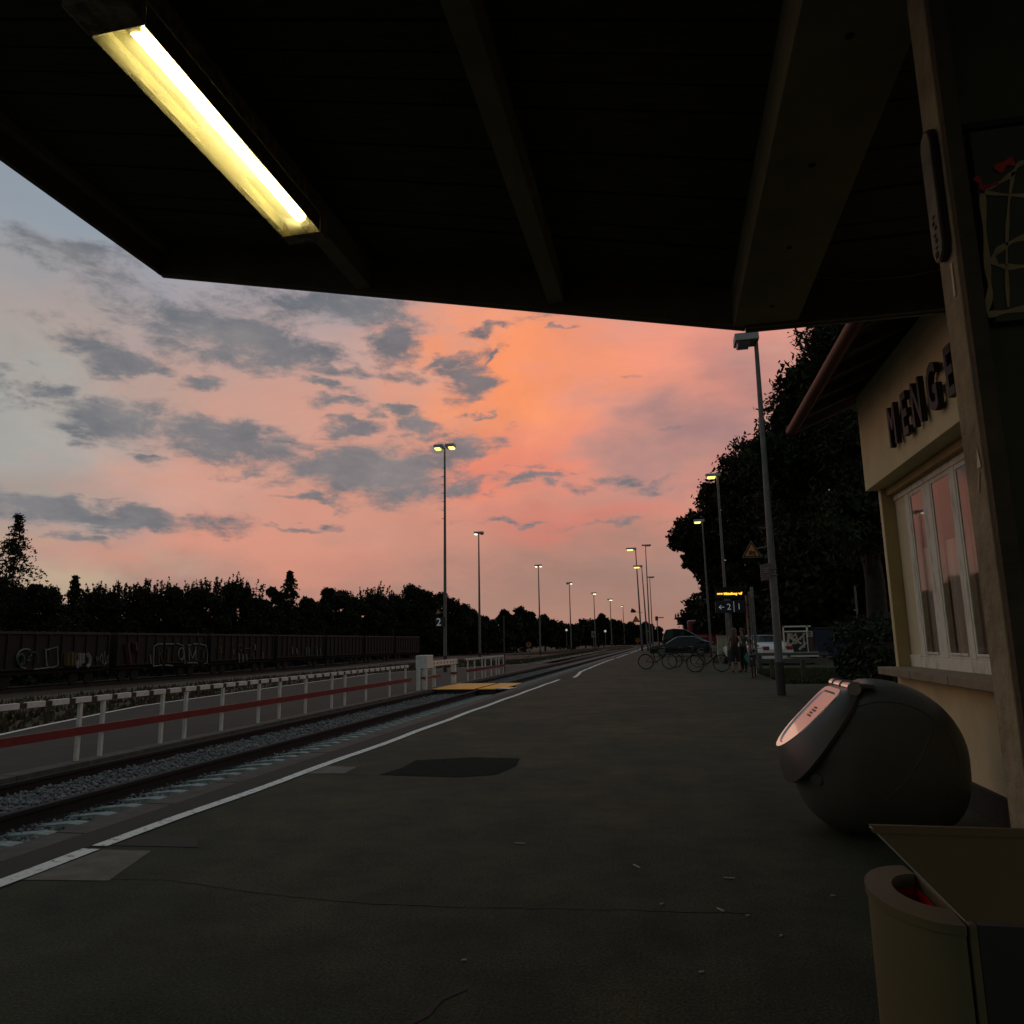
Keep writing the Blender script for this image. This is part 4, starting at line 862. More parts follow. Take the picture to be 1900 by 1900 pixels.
mb = MB(); gpath(mb, pc(45, 1222, 17, 18, 90, 300), .035); gpath(mb, [(48, 1225), (54, 1226), (50, 1219), (56, 1216)], .025); gpath(mb, [(82, 1204), (84, 1236), (90, 1238)], .03); gpath(mb, [(84, 1206), (104, 1200), (105, 1234), (96, 1238), (60, 1242)], .03); gpath(mb, pc(140, 1226, 1, 12, 0, 180), .09)
gpath(mb, [(144, 1212), (144, 1236), (150, 1230), (151, 1212)], .10); gpath(mb, [(158, 1213), (164, 1222), (163, 1232), (158, 1238)], .11)
gpath(mb, [(176, 1218), (177, 1228), (181, 1218), (183, 1228), (184, 1216), (187, 1212), (188, 1232), (192, 1208), (193, 1230), (198, 1216), (198, 1228), (191, 1233), (186, 1228)], .022); mb.build('graffiti', GW, bA)
mb = MB(); gpath(mb, pc(35, 1224, 6, 10), .07); gpath(mb, pc(60, 1222, 8, 12, 200, 400), .04); mb.build('graffiti', GG, bA)
mb = MB(); gpath(mb, [(120, 1212), (120, 1235)], .16); gpath(mb, [(127, 1210), (127, 1236)], .18); gpath(mb, [(134, 1212), (134, 1235)], .13); mb.build('graffiti', GY, bA)
mb = MB()
for ptsx in ([(282, 1235), (283, 1200), (290, 1195), (300, 1195)], [(305, 1195), (320, 1195)], [(325, 1194), (338, 1198), (341, 1232)], [(346, 1197), (352, 1197)], [(357, 1195), (364, 1195)], [(368, 1195), (380, 1198), (383, 1212), (382, 1230), (376, 1232)], [(282, 1236), (298, 1234)], [(303, 1234), (318, 1235)], [(345, 1230), (364, 1230)], [(348, 1200), (349, 1226)], [(361, 1199), (361, 1225)], [(276, 1215), (278, 1232)]): gpath(mb, ptsx, .035)
gpath(mb, pc(334, 1213, 5, 11), .04); gpath(mb, [(349, 1206), (355, 1222), (361, 1206)], .05); mb.build('graffiti', GW, bB)
mb = MB(); gpath(mb, [(292, 1232), (292, 1202), (298, 1206), (294, 1214), (300, 1230)], .06); gpath(mb, [(310, 1204), (308, 1228)], .07); gpath(mb, [(375, 1204), (374, 1222)], .07); mb.build('graffiti', GY, bB)
mb = MB(); gpath(mb, [(232, 1194), (236, 1230)], .16); gpath(mb, [(246, 1192), (248, 1208)], .16); mb.build('graffiti', GR, bB)
mb = MB(); gpath(mb, [(431, 1206), (432, 1214)], .04); gpath(mb, [(441, 1212), (442, 1230)], .04); gpath(mb, [(448, 1214), (449, 1228)], .05); gpath(mb, [(455, 1214), (456, 1226)], .04); gpath(mb, [(471, 1196), (471, 1206)], .05); gpath(mb, [(467, 1214), (470, 1222)], .03); gpath(mb, [(486, 1210), (486, 1222)], .03); mb.build('graffiti', GW, bC)
mb = MB(); gpath(mb, pc(444, 1202, 4, 5), .04); gpath(mb, [(452, 1204), (462, 1203)], .04); gpath(mb, [(405, 1200), (405, 1212)], .15); mb.build('graffiti', GY, bC)
mb = MB()
for px in (540, 548, 566, 571, 586, 592): gpath(mb, [(px, 1200 + (px % 5)), (px + 1, 1214 + px % 4)], .05)
mb.build('graffiti', GW, bD)

# ------------------------------------------------------------------ canopy over the platform
cn = thing('platform_canopy', 'dark canopy with boarded ceiling spanning the top of the view', 'canopy', (0, 1, H + 1.7))
def hw(x): return H + (1.69 if x > .51 else 1.7 + (.51 - x) * .2108)
XL, XR, YF, YB = -3.19, 1.95, 4.06, -3.5
R1 = random.Random(11); mb = MB(); y = YB
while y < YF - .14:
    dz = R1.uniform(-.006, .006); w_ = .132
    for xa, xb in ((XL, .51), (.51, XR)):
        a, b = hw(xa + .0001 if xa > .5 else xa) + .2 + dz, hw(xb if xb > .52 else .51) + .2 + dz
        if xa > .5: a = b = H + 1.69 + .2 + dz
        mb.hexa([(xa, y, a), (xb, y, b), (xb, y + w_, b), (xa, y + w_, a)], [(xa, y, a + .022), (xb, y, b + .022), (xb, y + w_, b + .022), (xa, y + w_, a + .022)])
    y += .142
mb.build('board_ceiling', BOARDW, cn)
mb = MB(); mb.hexa([(XL - .02, YB, hw(XL) + .24), (.51, YB, hw(.51) + .24), (.51, YF + .03, hw(.51) + .24), (XL - .02, YF + .03, hw(XL) + .24)], [(XL - .02, YB, hw(XL) + .3), (.51, YB, hw(.51) + .3), (.51, YF + .03, hw(.51) + .3), (XL - .02, YF + .03, hw(XL) + .3)])
mb.box(.51, YB, H + 1.935, XR, YF + .03, H + 2.0); mb.build('roof_cover', mat('roof_felt', (.03, .03, .03), .9, var=.2), cn)
mb = MB(); mb.hexa([(XL - .037, YF, hw(XL)), (.51, YF, hw(.51)), (.51, YF + .035, hw(.51)), (XL - .037, YF + .035, hw(XL))], [(XL - .037, YF, hw(XL) + .32), (.51, YF, hw(.51) + .32), (.51, YF + .035, hw(.51) + .32), (XL - .037, YF + .035, hw(XL) + .32)])
mb.box(.513, YF, H + 1.69, XR, YF + .035, H + 2.02)
fb = mb.build('front_fascia', FASC, cn)
mb = MB(); mb.hexa([(XL - .03, YF + .038, hw(XL) - .006), (.51, YF + .038, hw(.51) - .006), (.51, YF + .06, hw(.51) - .006), (XL - .03, YF + .06, hw(XL) - .006)], [(XL - .03, YF + .038, hw(XL) + .03), (.51, YF + .038, hw(.51) + .03), (.51, YF + .06, hw(.51) + .03), (XL - .03, YF + .06, hw(XL) + .03)])
mb.box(.513, YF + .038, H + 1.684, XR, YF + .06, H + 1.72); mb.build('drip_edge', mat('drip_edge_zinc', (.16, .15, .13), .5, .3, var=.2), fb)
mb = MB(); mb.box(XL - .035, YB, hw(XL), XL, YF - .003, hw(XL) + .32); sf = mb.build('side_fascia', FASC, cn)
mb = MB(); mb.box(XL + .003, YB, hw(XL) + .135, XL + .05, YF - .01, hw(XL) + .19); mb.build('side_batten', BEAM, sf)
for (xa, xb, dep) in ((-.585, -.495, .09),):
    mb = MB(); za = hw((xa + xb) / 2) + .03; mb.box(xa, YB, za, xb, YF - .003, za + .19); mb.build('joist', BEAM, cn)
mb = MB(); za = hw(-1.7) + .025; mb.box(-1.79, YB, za, -1.695, YF - .003, za + .19); mb.build('joist', BEAM, cn)
mb = MB(); mb.box(.445, YB, H + 1.702, .785, YF - .003, H + 1.93); bm_ = mb.build('main_beam', BEAM, cn, bevel=.004)
mb = MB()
for px, py in ((1577, 67), (1507, 307), (1465, 460), (1432, 569), (1640, -120)):
    q = on(px, py, H + 1.70) if False else None
    d = ray(px, py); tt = 1.7 / d[2]; mb.disc((d[0] * tt, d[1] * tt, H + 1.7005), (0, 0, 1), .012, .003, 12)
mb.build('bolt_hole', BLACK, bm_)
# fluorescent lamp under the canopy
lz = H + 2.1; fl = thing('fluorescent_lamp', 'glowing yellowish fluorescent strip lamp under the canopy', 'ceiling lamp', (-1.74, 2.6, lz + .1))
x0, x1, y0, y1 = -1.855, -1.645, 1.93, 3.25
HOUS = mat('lamp_housing_dirty', (.34, .27, .17), .6, scale=25, col2=(.10, .08, .05), contrast=(.35, .6))
mb = MB(); mb.box(x0 - .005, y0 - .135, lz + .0, x1 + .005, y0 - .004, lz + .12); mb.build('end_cap', HOUS, fl, bevel=.006)
mb = MB(); mb.box(x0 - .005, y1 + .004, lz + .0, x1 + .005, y1 + .09, lz + .12); mb.build('end_cap', HOUS, fl, bevel=.006)
REFL = mat('lamp_reflector_yellowed', (.44, .40, .21), .5, scale=6, var=.10)
mb = MB(); mb.box(x0, y0 - .003, lz + .095, x1, y1 + .003, lz + .105); mb.box(x0, y0, lz + .03, x0 + .004, y1, lz + .095)
mb.build('reflector_tray', REFL, fl)
cv = bpy.data.materials.new('lamp_cover_plastic'); cv.use_nodes = True; t_ = cv.node_tree; t_.nodes.clear()
o_ = t_.nodes.new('ShaderNodeOutputMaterial'); tb_ = t_.nodes.new('ShaderNodeBsdfTransparent'); tb_.inputs[0].default_value = (1, .96, .74, 1); tl_ = t_.nodes.new('ShaderNodeBsdfTranslucent'); tl_.inputs[0].default_value = (.42, .38, .24, 1)
ns_ = t_.nodes.new('ShaderNodeTexNoise'); ns_.inputs['Scale'].default_value = 5; ns_.inputs['Detail'].default_value = 3; rp_ = t_.nodes.new('ShaderNodeValToRGB'); rp_.color_ramp.elements[0].position = .42; rp_.color_ramp.elements[1].position = .58
rp_.color_ramp.elements[0].color = (.18, .18, .18, 1); rp_.color_ramp.elements[1].color = (.62, .62, .62, 1); tc_ = t_.nodes.new('ShaderNodeTexCoord'); mp_ = t_.nodes.new('ShaderNodeMapping'); mp_.inputs['Scale'].default_value = (2, .6, 1)
t_.links.new(tc_.outputs['Object'], mp_.inputs[0]); t_.links.new(mp_.outputs[0], ns_.inputs[0]); t_.links.new(ns_.outputs[0], rp_.inputs[0])
mx_ = t_.nodes.new('ShaderNodeMixShader'); t_.links.new(rp_.outputs[0], mx_.inputs[0]); t_.links.new(tb_.outputs[0], mx_.inputs[1]); t_.links.new(tl_.outputs[0], mx_.inputs[2]); t_.links.new(mx_.outputs[0], o_.inputs[0])
mb = MB(); mb.box(x0, y0, lz, x1, y1, lz + .004); mb.box(x0 + .002, y0 - .003, lz + .005, x1 - .005, y0, lz + .094); mb.box(x0 + .002, y1, lz + .005, x1 - .005, y1 + .003, lz + .094)
mb.build('lamp_cover', cv, fl)
mb = MB(); mb.box(x1 - .004, y0, lz + .0045, x1, y1, lz + .094); mb.build('lamp_side', mat('lamp_side_dirty_plastic', (.12, .10, .02), .4, scale=8, var=.5, stretch=(1, .6, 6)), fl)
mb = MB(); mb.tube((x1 - .072, y0 + .04, lz + .05), (x1 - .072, y1 - .07, lz + .05), .030, n=16); mb.build('lamp_tube', mat('lamp_tube_glow', (1, 1, .9), .5, var=0, emit=(1, .93, .68), estr=11), fl, smooth=True)
mb = MB(); mb.box(x1 - .10, y0 + .01, lz + .03, x1 - .05, y0 + .05, lz + .09); mb.box(x1 - .10, y1 - .07, lz + .03, x1 - .05, y1 - .02, lz + .09); mb.build('tube_holder', mat('holder_yellowed', (.5, .42, .2), .5, var=.1), fl)
mb = MB(); mb.box(x0 + .03, y0, lz + .11, x1 - .03, y1, lz + .215); mb.build('mounting_rail', HOUS, fl)
# column and shelter wall at the right edge
cl = thing('canopy_column', 'pale painted column edge running down the right side', 'column', (.76, 1.86, 0))
mb = MB(); mb.box(.72, 1.825, 0, .76, 1.93, H + 1.70); mb.build('shaft', COLM, cl, bevel=.004)
mb = MB(); mb.box(.7225, 1.80, 0, .758, 1.822, H + 1.699); mb.build('edge_strip', COLD, cl)
t = thing('enamel_sign', 'narrow rounded enamel sign fixed edge-on high on the column', 'sign', (.70, 1.88, 2.35))
pts = [(0, 1.872 + .035 * math.cos(a), z + .035 * math.sin(a)) for z, a in [(2.52, 0), (2.52, .8), (2.52, 1.6), (2.52, 2.4), (2.52, PI), (2.235, PI), (2.235, 3.9), (2.235, 4.7), (2.235, 5.5), (2.235, 2 * PI)]]
mb = MB(); mb.prism([(.716, y, z) for x, y, z in pts], (-.014, 0, 0)); mb.build('sign_back', mat('sign_back_maroon', (.03, .008, .008), .5, var=.2), t)
mb = MB(); mb.prism([(.7015, 1.872 + (y - 1.872) * .84, 2.375 + (z - 2.375) * .97) for x, y, z in pts], (-.003, 0, 0)); sfc = mb.build('sign_face', mat('enamel_grey', (.30, .30, .26), .22, scale=12, var=.25, spec=.8), t)
mb = MB()
for i, (dy, hh) in enumerate(((.0, .008), (.006, .012), (-.004, .012), (.004, .010), (0, .014), (.003, .008))): mb.box(.6965, 1.862 + dy, 2.315 - i * .016, .698, 1.874 + dy, 2.315 - i * .016 + hh * .7)
mb.box(.6965, 1.866, 2.212, .698, 1.882, 2.228); mb.build('small_marks', BLACK, sfc)
t = thing('paper_strip', 'short pale paper strip stuck on the column below the enamel sign', 'sticker', (.718, 1.86, 2.12))
mb = MB(); mb.prism([(.7185, 1.850, 2.10), (.7185, 1.862, 2.10), (.7185, 1.858, 2.185), (.7185, 1.848, 2.185)], (-.0015, 0, 0)); mb.build('strip', mat('paper_pale', (.7, .68, .5), .8, var=.1), t)
t = thing('arrow_sticker', 'small pale arrow sticker on the middle of the column', 'sticker', (.718, 1.85, 1.7))
mb = MB(); mb.prism([(.7185, 1.833, 1.675), (.7185, 1.853, 1.675), (.7185, 1.842, 1.725)], (-.0015, 0, 0)); mb.build('arrow_head', mat('paper_pale', (.7, .68, .5)), t)
mb = MB(); mb.prism([(.7187, 1.862, 1.62), (.7187, 1.870, 1.625), (.7187, 1.852, 1.67), (.7187, 1.846, 1.665)], (-.001, 0, 0)); mb.build('arrow_shaft', mat('paper_grey', (.42, .38, .27), .8, var=.2), t)
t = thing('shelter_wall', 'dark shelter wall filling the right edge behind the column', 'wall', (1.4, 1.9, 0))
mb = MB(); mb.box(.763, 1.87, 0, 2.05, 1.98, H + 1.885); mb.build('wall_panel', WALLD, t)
mb = MB(); mb.box(.763, 1.845, 2.53, 2.05, 1.868, 2.545); mb.build('wall_batten', BLACK, t)
t = thing('graffiti_board', 'dark board with cream tag lines and a red smear at the right edge', 'board', (.95, 1.84, 2.2))
GRY = 1.838
mb = MB(); mb.box(.79, GRY, 2.02, 1.5, GRY + .03, 2.515); bd = mb.build('board', mat('board_dark_green', (.045, .045, .025), .7, scale=6, var=.25), t)
def gpt(px, py): q = ray(px, py); tt = GRY / q[1]; return (q[0] * tt, GRY - .001, H + q[2] * tt)
TAG = mat('tag_cream', (.34, .26, .12), .7, scale=12, var=.25)
def ribbon(mb, pxs, wd_):
    P = [Vector(gpt(*p_)) for p_ in pxs]; D = []
    for i in range(len(P) - 1):
        for k_ in range(6):
            t0 = k_ / 6; p0 = P[max(i - 1, 0)]; p1 = P[i]; p2 = P[i + 1]; p3 = P[min(i + 2, len(P) - 1)]
            D.append(.5 * ((2 * p1) + (p2 - p0) * t0 + (2 * p0 - 5 * p1 + 4 * p2 - p3) * t0 ** 2 + (3 * p1 - p0 - 3 * p2 + p3) * t0 ** 3))
    D.append(P[-1]); vs = []
    for i, p_ in enumerate(D):
        d = (D[min(i + 1, len(D) - 1)] - D[max(i - 1, 0)]).normalized(); nn = Vector((-d.z, 0, d.x)) * wd_ / 2 * (.8 + .3 * math.sin(i * .7)); vs += [tuple(p_ - nn), tuple(p_ + nn)]
    mb.add(vs, [(2 * i, 2 * i + 1, 2 * i + 3, 2 * i + 2) for i in range(len(D) - 1)])
mb = MB()
ribbon(mb, [(1822, 360), (1826, 420), (1832, 500), (1836, 540), (1830, 580)], .014); ribbon(mb, [(1826, 352), (1850, 342), (1875, 325), (1888, 308), (1900, 300)], .012)
ribbon(mb, [(1826, 358), (1860, 362), (1905, 364)], .010); ribbon(mb, [(1880, 320), (1872, 370), (1868, 430), (1867, 500), (1870, 570)], .008)
ribbon(mb, [(1910, 438), (1880, 448), (1852, 465), (1842, 480), (1850, 492), (1875, 496), (1910, 494)], .015); ribbon(mb, [(1832, 585), (1860, 580), (1905, 572)], .016)
mb.v = [(v[0], v[1] - .0015, v[2]) for v in mb.v]; mb.build('tag_lines', TAG, bd)
mb = MB(); ribbon(mb, [(1848, 318), (1862, 306), (1880, 300)], .024); ribbon(mb, [(1808, 330), (1818, 340), (1824, 350), (1850, 340)], .014)
mb.v = [(v[0], v[1] - .003, v[2]) for v in mb.v]; mb.build('red_smear', mat('tag_red', (.45, .02, .01), .6, scale=20, var=.5), bd)
t = thing('loose_cable', 'thin cable hanging below the dark canopy near the column', 'cable', (1.4, 3.95, 2.95))
q0 = at(1545, 516, 3.95); q1 = at(1690, 512, 3.95); mb = MB(); mb.path([q0 + Vector((-.1, 0, .02)), q0, q0.lerp(q1, .35) + Vector((0, 0, -.018)), q1, q1 + Vector((.3, 0, .04))], .0025, 6); mb.build('cable', mat('cable_grey', (.3, .3, .3), .3, .3, var=0), t, smooth=True)

# ------------------------------------------------------------------ station building
sb = thing('station_building', 'cream station building with black letters and a wide window', 'building', (2.6, 5, 0))
mb = MB(); mb.box(2.17, 1.99, 0, 2.9, 8.13, .20); mb.build('plinth', PLINTH, sb, bevel=.006)
mb = MB(); mb.box(2.2, 1.99, .2, 2.7, 8.14, .995); mb.box(2.2, 8.06, .995, 2.7, 8.14, 2.772); mb.box(2.2, 1.99, .995, 2.7, 4.3, 2.772); mb.box(2.7, 8.0, 0, 9.0, 8.14, 3.7)
w_ = mb.build('wall', PLAST, sb)
mb = MB(); mb.box(2.202, 8.052, 1.0, 2.33, 8.0595, 2.77); mb.build('window_reveal', PLAST2, w_)
mb = MB(); mb.box(2.08, 1.99, 2.775, 2.72, 8.142, 3.78); mb.build('upper_wall', PLAST, sb, bevel=.004)
mb = MB(); mb.box(2.25, 4.3, 2.70, 2.4, 8.052, 2.772); mb.build('window_lintel', PLAST2, sb)
mb = MB(); mb.box(2.02, 4.2, .93, 2.34, 8.12, 1.0)
s_ = mb.build('window_sill', SILLM, sb, bevel=.005)
mb = MB()
for y in (5.2, 6.2, 7.1): mb.box(2.0185, y, .931, 2.03, y + .006, .999)
mb.build('sill_joint', PLINTH, s_)
wn_ = MB(); XW = 2.32
wn_.box(XW - .01, 4.3, 1.0, XW + .07, 8.05, 1.10); wn_.box(XW - .01, 4.3, 2.64, XW + .07, 8.05, 2.70)
for a, b in ((7.60, 7.72), (7.02, 7.22), (6.44, 6.55), (5.98, 6.09), (5.4, 5.55), (4.3, 4.4)): wn_.box(XW - .006, a, 1.101, XW + .065, b, 2.639)
wf = wn_.build('window', FRAMEW, sb, bevel=.006)
mb = MB()
for a, b in ((7.22, 7.60), (6.55, 7.02), (6.09, 6.44), (5.55, 5.98), (4.4, 5.4)):
    mb.box(XW + .000, a, 1.10, XW + .05, a + .028, 2.64); mb.box(XW + .000, b - .028, 1.10, XW + .05, b, 2.64); mb.box(XW + .000, a + .028, 1.101, XW + .05, b - .028, 1.145); mb.box(XW + .000, a + .028, 2.60, XW + .05, b - .028, 2.639)
    mb.box(XW - .012, a + .03, 1.130, XW - .001, b - .03, 1.150)
mb.build('casement', FRAMEW, wf, bevel=.003)
mb = MB(); mb.box(XW + .002, 7.722, 1.101, XW + .03, 8.045, 2.639); mb.build('side_panel', SHUT, wf)
mb = MB(); mb.box(XW - .0, 7.72, 1.10, XW + .012, 7.735, 2.64); mb.box(XW - .012, 7.72, 1.085, XW + .0, 8.05, 1.115); mb.build('panel_trim', FRAMEW, wf)
gm = bpy.data.materials.new('window_glass'); gm.use_nodes = True; t_ = gm.node_tree; t_.nodes.clear()
o_ = t_.nodes.new('ShaderNodeOutputMaterial'); tb_ = t_.nodes.new('ShaderNodeBsdfTransparent'); tb_.inputs[0].default_value = (.95, .96, .95, 1); gl_ = t_.nodes.new('ShaderNodeBsdfGlossy'); gl_.inputs['Roughness'].default_value = .03; gl_.inputs[0].default_value = (.85, .83, .82, 1)
fr_ = t_.nodes.new('ShaderNodeFresnel'); fr_.inputs[0].default_value = 1.62; mx_ = t_.nodes.new('ShaderNodeMixShader'); t_.links.new(fr_.outputs[0], mx_.inputs[0]); t_.links.new(tb_.outputs[0], mx_.inputs[1]); t_.links.new(gl_.outputs[0], mx_.inputs[2]); t_.links.new(mx_.outputs[0], o_.inputs[0])
for a, b in ((7.248, 7.572), (6.578, 6.992), (6.118, 6.412), (5.578, 5.952), (4.428, 5.372)):
    mb = MB(); mb.add([(XW + .006, b, 1.145), (XW + .006, a, 1.145), (XW + .006, a, 2.60), (XW + .006, b, 2.60)], [(0, 1, 2, 3)]); mb.build('pane', gm, wf)
mb = MB(); vs = []; n = 240
for i in range(n + 1):
    y = 4.4 + (7.6 - 4.4) * i / n; d = .012 * math.sin(i * 1.1) + .006 * math.sin(i * 2.7); vs += [(XW + .075 + d, y, 1.12), (XW + .075 + d, y, 2.1)]
mb.add(vs, [(2 * i, 2 * i + 2, 2 * i + 3, 2 * i + 1) for i in range(n)]); mb.build('curtain', CURT, wf, smooth=True)
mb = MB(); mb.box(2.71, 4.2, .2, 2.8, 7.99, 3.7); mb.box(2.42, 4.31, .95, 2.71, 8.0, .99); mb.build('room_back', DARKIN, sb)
# lettering
Lp = [('M', 6.84, .27), ('E', 6.49, .20), ('N', 6.185, .24), ('G', 5.82, .23), ('E', 5.47, .20), ('N', 5.12, .24)]
for ch, yc, wdl in Lp:
    mb = MB(); text_into(mb, ch, .50, frame((2.035, yc, 2.945), (0, -1, 0), (0, 0, 1)), .022, .60, bold=.010); mb.build('letter', LETT, sb)
# roof, rafters, gutter
mb = MB(); mb.hexa([(1.54, -2, 3.67), (5.4, -2, 5.30), (5.4, 8.72, 5.30), (1.54, 8.72, 3.67)], [(1.52, -2, 3.73), (5.4, -2, 5.38), (5.4, 8.74, 5.38), (1.52, 8.74, 3.73)])
mb.hexa([(5.4, -2, 5.30), (9.4, -2, 3.6), (9.4, 8.72, 3.6), (5.4, 8.72, 5.30)], [(5.4, -2, 5.38), (9.4, -2, 3.68), (9.4, 8.74, 3.68), (5.4, 8.74, 5.38)])
rf = mb.build('roof', ROOFT, sb)
y = 2.2
while y < 8.7:
    mb = MB(); mb.hexa([(1.56, y, 3.595), (2.3, y, 3.9), (2.3, y + .09, 3.9), (1.56, y + .09, 3.595)], [(1.56, y, 3.68), (2.3, y, 3.985), (2.3, y + .09, 3.985), (1.56, y + .09, 3.68)]); y += .58; mb.build('rafter', RAFT, rf)
mb = MB(); ns = 10; pts = []
for yv in (-2, 8.71):
    for i in range(ns + 1): a = PI + PI * i / ns; pts.append((1.505 + .062 * math.cos(a), yv, 3.635 + .062 * math.sin(a)))
    for i in range(ns + 1): a = 2 * PI - PI * i / ns; pts.append((1.505 + .055 * math.cos(a), yv, 3.635 + .055 * math.sin(a)))
m_ = 2 * (ns + 1); mb.add(pts, [(i, (i + 1) % m_, m_ + (i + 1) % m_, m_ + i) for i in range(m_)] + [tuple(range(m_ - 1, -1, -1)), tuple(range(m_, 2 * m_))]); mb.build('gutter', GUTT, rf, smooth=True)
mb = MB(); mb.path([(1.445, 8.6, 3.59), (1.6, 8.3, 3.5), (2.1, 8.2, 3.3)], .035, 10) if False else mb.box(1.45, 8.712, 3.58, 1.56, 8.72, 3.70); mb.build('gutter_end', GUTT, rf)
mb = MB(); mb.hexa([(2.08, 8.0, 3.78), (8.8, 8.0, 3.78), (8.8, 8.14, 3.78), (2.08, 8.14, 3.78)], [(2.2, 8.0, 3.93), (5.4, 8.0, 5.28), (5.4, 8.14, 5.28), (2.2, 8.14, 3.93)]); mb.build('gable', PLAST, sb)

# ------------------------------------------------------------------ round grit container
gb = thing('grit_container', 'round grey plastic container with glossy hinged lid against the wall', 'container', (1.37, 5.75, 0))
CX, CY, CZ, RX, RY, RZ = 1.365, 5.76, .49, .55, .43, .515
def prof(t_): return (1 - abs(t_) ** 2.7) ** (1 / 2.7)
vs = []; nj, ni = 30, 72
for j_ in range(nj + 1):
    t1 = math.sin((-1 + 2 * j_ / nj) * PI / 2); r = max(prof(t1), .001)
    for i in range(ni):
        a = 2 * PI * i / ni; sn_, cs_ = math.sin(a), math.cos(a); ex = .70 if sn_ < 0 else 1.0
        x = CX + RX * r * math.copysign(abs(cs_) ** ex, cs_); z = CZ + RZ * r * math.copysign(abs(sn_) ** ex, sn_)
        dd = (x - 1.0225) * -.789 + (z - .64) * .615
        if dd > 0: x -= dd * -.789; z -= dd * .615
        vs.append((x, CY + RY * t1, max(z, .012)))
fs = [(j_ * ni + i, j_ * ni + (i + 1) % ni, (j_ + 1) * ni + (i + 1) % ni, (j_ + 1) * ni + i) for j_ in range(nj) for i in range(ni)]
mb = MB(); mb.add(vs, fs); bdy = mb.build('body', BINP, gb, smooth=True)
mb = MB()
t1 = -.80; r_ = prof(t1); mb.path([(CX + RX * r_ * math.cos(math.radians(-70 + 200 * i / 60)) * 1.004, CY + RY * t1, CZ + RZ * r_ * math.sin(math.radians(-70 + 200 * i / 60)) * 1.004) for i in range(61)], .005, 6)
mb.build('mould_seam', BINL, bdy, smooth=True); mb = MB()
# diagonal mould seam across the near flank
def surf(x, z, s=-1):
    rr = math.sqrt(((x - CX) / RX) ** 2 + ((z - CZ) / RZ) ** 2); rr = min(rr, .999); return CY + s * RY * (1 - rr ** 2.7) ** (1 / 2.7)
pts = []
for i in range(25):
    u = i / 24; x = 1.62 * (1 - u) + 1.05 * u + .06 * math.sin(u * PI); z = .70 * (1 - u) + .12 * u - .05 * math.sin(u * PI); pts.append((x, surf(x, z) + .002, z))
mb.path(pts, .0045, 6); mb.build('mould_seam', BINL, bdy, smooth=True)
A_ = Vector((1.27, 0, .965)); B_2 = Vector((.775, 0, .315)); Mi = (A_ + B_2) / 2; dL = (A_ - B_2).normalized(); hl = (A_ - B_2).length / 2; nL = Vector((-dL.z, 0, dL.x))
P1 = Vector((1.135, 0, .945)); TP = Vector((.715, 0, .54)); dT = (TP - P1); nT = Vector((dT.z, 0, -dT.x)).normalized(); nT = nT if nT.z > 0 else -nT
YC = CY - .02; NN = 64
def sg(v, p): return math.copysign(abs(v) ** p, v)
def base_o(a, k_=1.0, lift=0.0):
    u, v_ = sg(math.cos(a), .8), sg(math.sin(a), .75); p = Mi + dL * hl * u * k_ + nL * lift; return (p.x, YC + .385 * v_ * k_, p.z)
def top_o(a, k_=1.0, lift=0.0):
    c_, s_v = math.cos(a), math.sin(a); u = sg(c_, .35) if c_ > 0 else c_
    v_ = sg(s_v, .3) if c_ > 0 else sg(s_v, 1.0); tt = (1 - u * k_) / 2; wv_ = .30 * (1 - .12 * tt); p = P1 + dT * tt + nT * lift; return (p.x, YC + wv_ * v_ * k_, p.z)
rings = []
rings.append([base_o(2 * PI * i / NN, .99, -.01) for i in range(NN)]); rings.append([base_o(2 * PI * i / NN, 1.03, .012) for i in range(NN)])
for q in (.25, .5, .75, .93):
    R_o = []
    for i in range(NN):
        a = 2 * PI * i / NN; b0 = Vector(base_o(a, 1.03, .012)); b1 = Vector(top_o(a)); p = b0.lerp(b1, q); c0_ = Vector((Mi.x, YC, Mi.z)); out = (p - c0_).normalized(); p += out * .014 * math.sin(PI * q) ; R_o.append(tuple(p))
    rings.append(R_o)
rings.append([top_o(2 * PI * i / NN) for i in range(NN)])
mb = MB(); vs = sum(rings, []); fs = [(j_ * NN + i, j_ * NN + (i + 1) % NN, (j_ + 1) * NN + (i + 1) % NN, (j_ + 1) * NN + i) for j_ in range(len(rings) - 1) for i in range(NN)]
mb.add(vs, fs); lid = mb.build('lid', BINL, gb, smooth=True)
mb = MB(); rr_ = [[top_o(2 * PI * i / NN, 1.0, .000) for i in range(NN)], [top_o(2 * PI * i / NN, .985, .008) for i in range(NN)], [top_o(2 * PI * i / NN, .86, .008) for i in range(NN)], [top_o(2 * PI * i / NN, .82, .0) for i in range(NN)], [top_o(2 * PI * i / NN, .02, .0) for i in range(NN)]]
vs = sum(rr_, []); mb.add(vs, [(j_ * NN + i, j_ * NN + (i + 1) % NN, (j_ + 1) * NN + (i + 1) % NN, (j_ + 1) * NN + i) for j_ in range(4) for i in range(NN)] + [tuple(4 * NN + i for i in range(NN))]); ins = mb.build('lid_inset', BINTOP, lid)
mb = MB(); org = P1 + dT * .42
Mx = frame((org.x + nT.x * .002, YC - .02, org.z + nT.z * .002), (0, -1, 0), -dT)
for i in range(4): 
    for k_ in range(4 - (i % 2)): mb.add([Mx @ Vector((-.06 + k_ * .034, -.03 + i * .024, 0)), Mx @ Vector((-.036 + k_ * .034, -.03 + i * .024, 0)), Mx @ Vector((-.036 + k_ * .034, -.015 + i * .024, 0)), Mx @ Vector((-.06 + k_ * .034, -.015 + i * .024, 0))], [(0, 1, 2, 3)])
mb.build('moulded_marks', mat('lid_mark_dark', (.05, .04, .04), .5, var=.1), ins)
mb = MB(); hx, hz = 1.195, .955
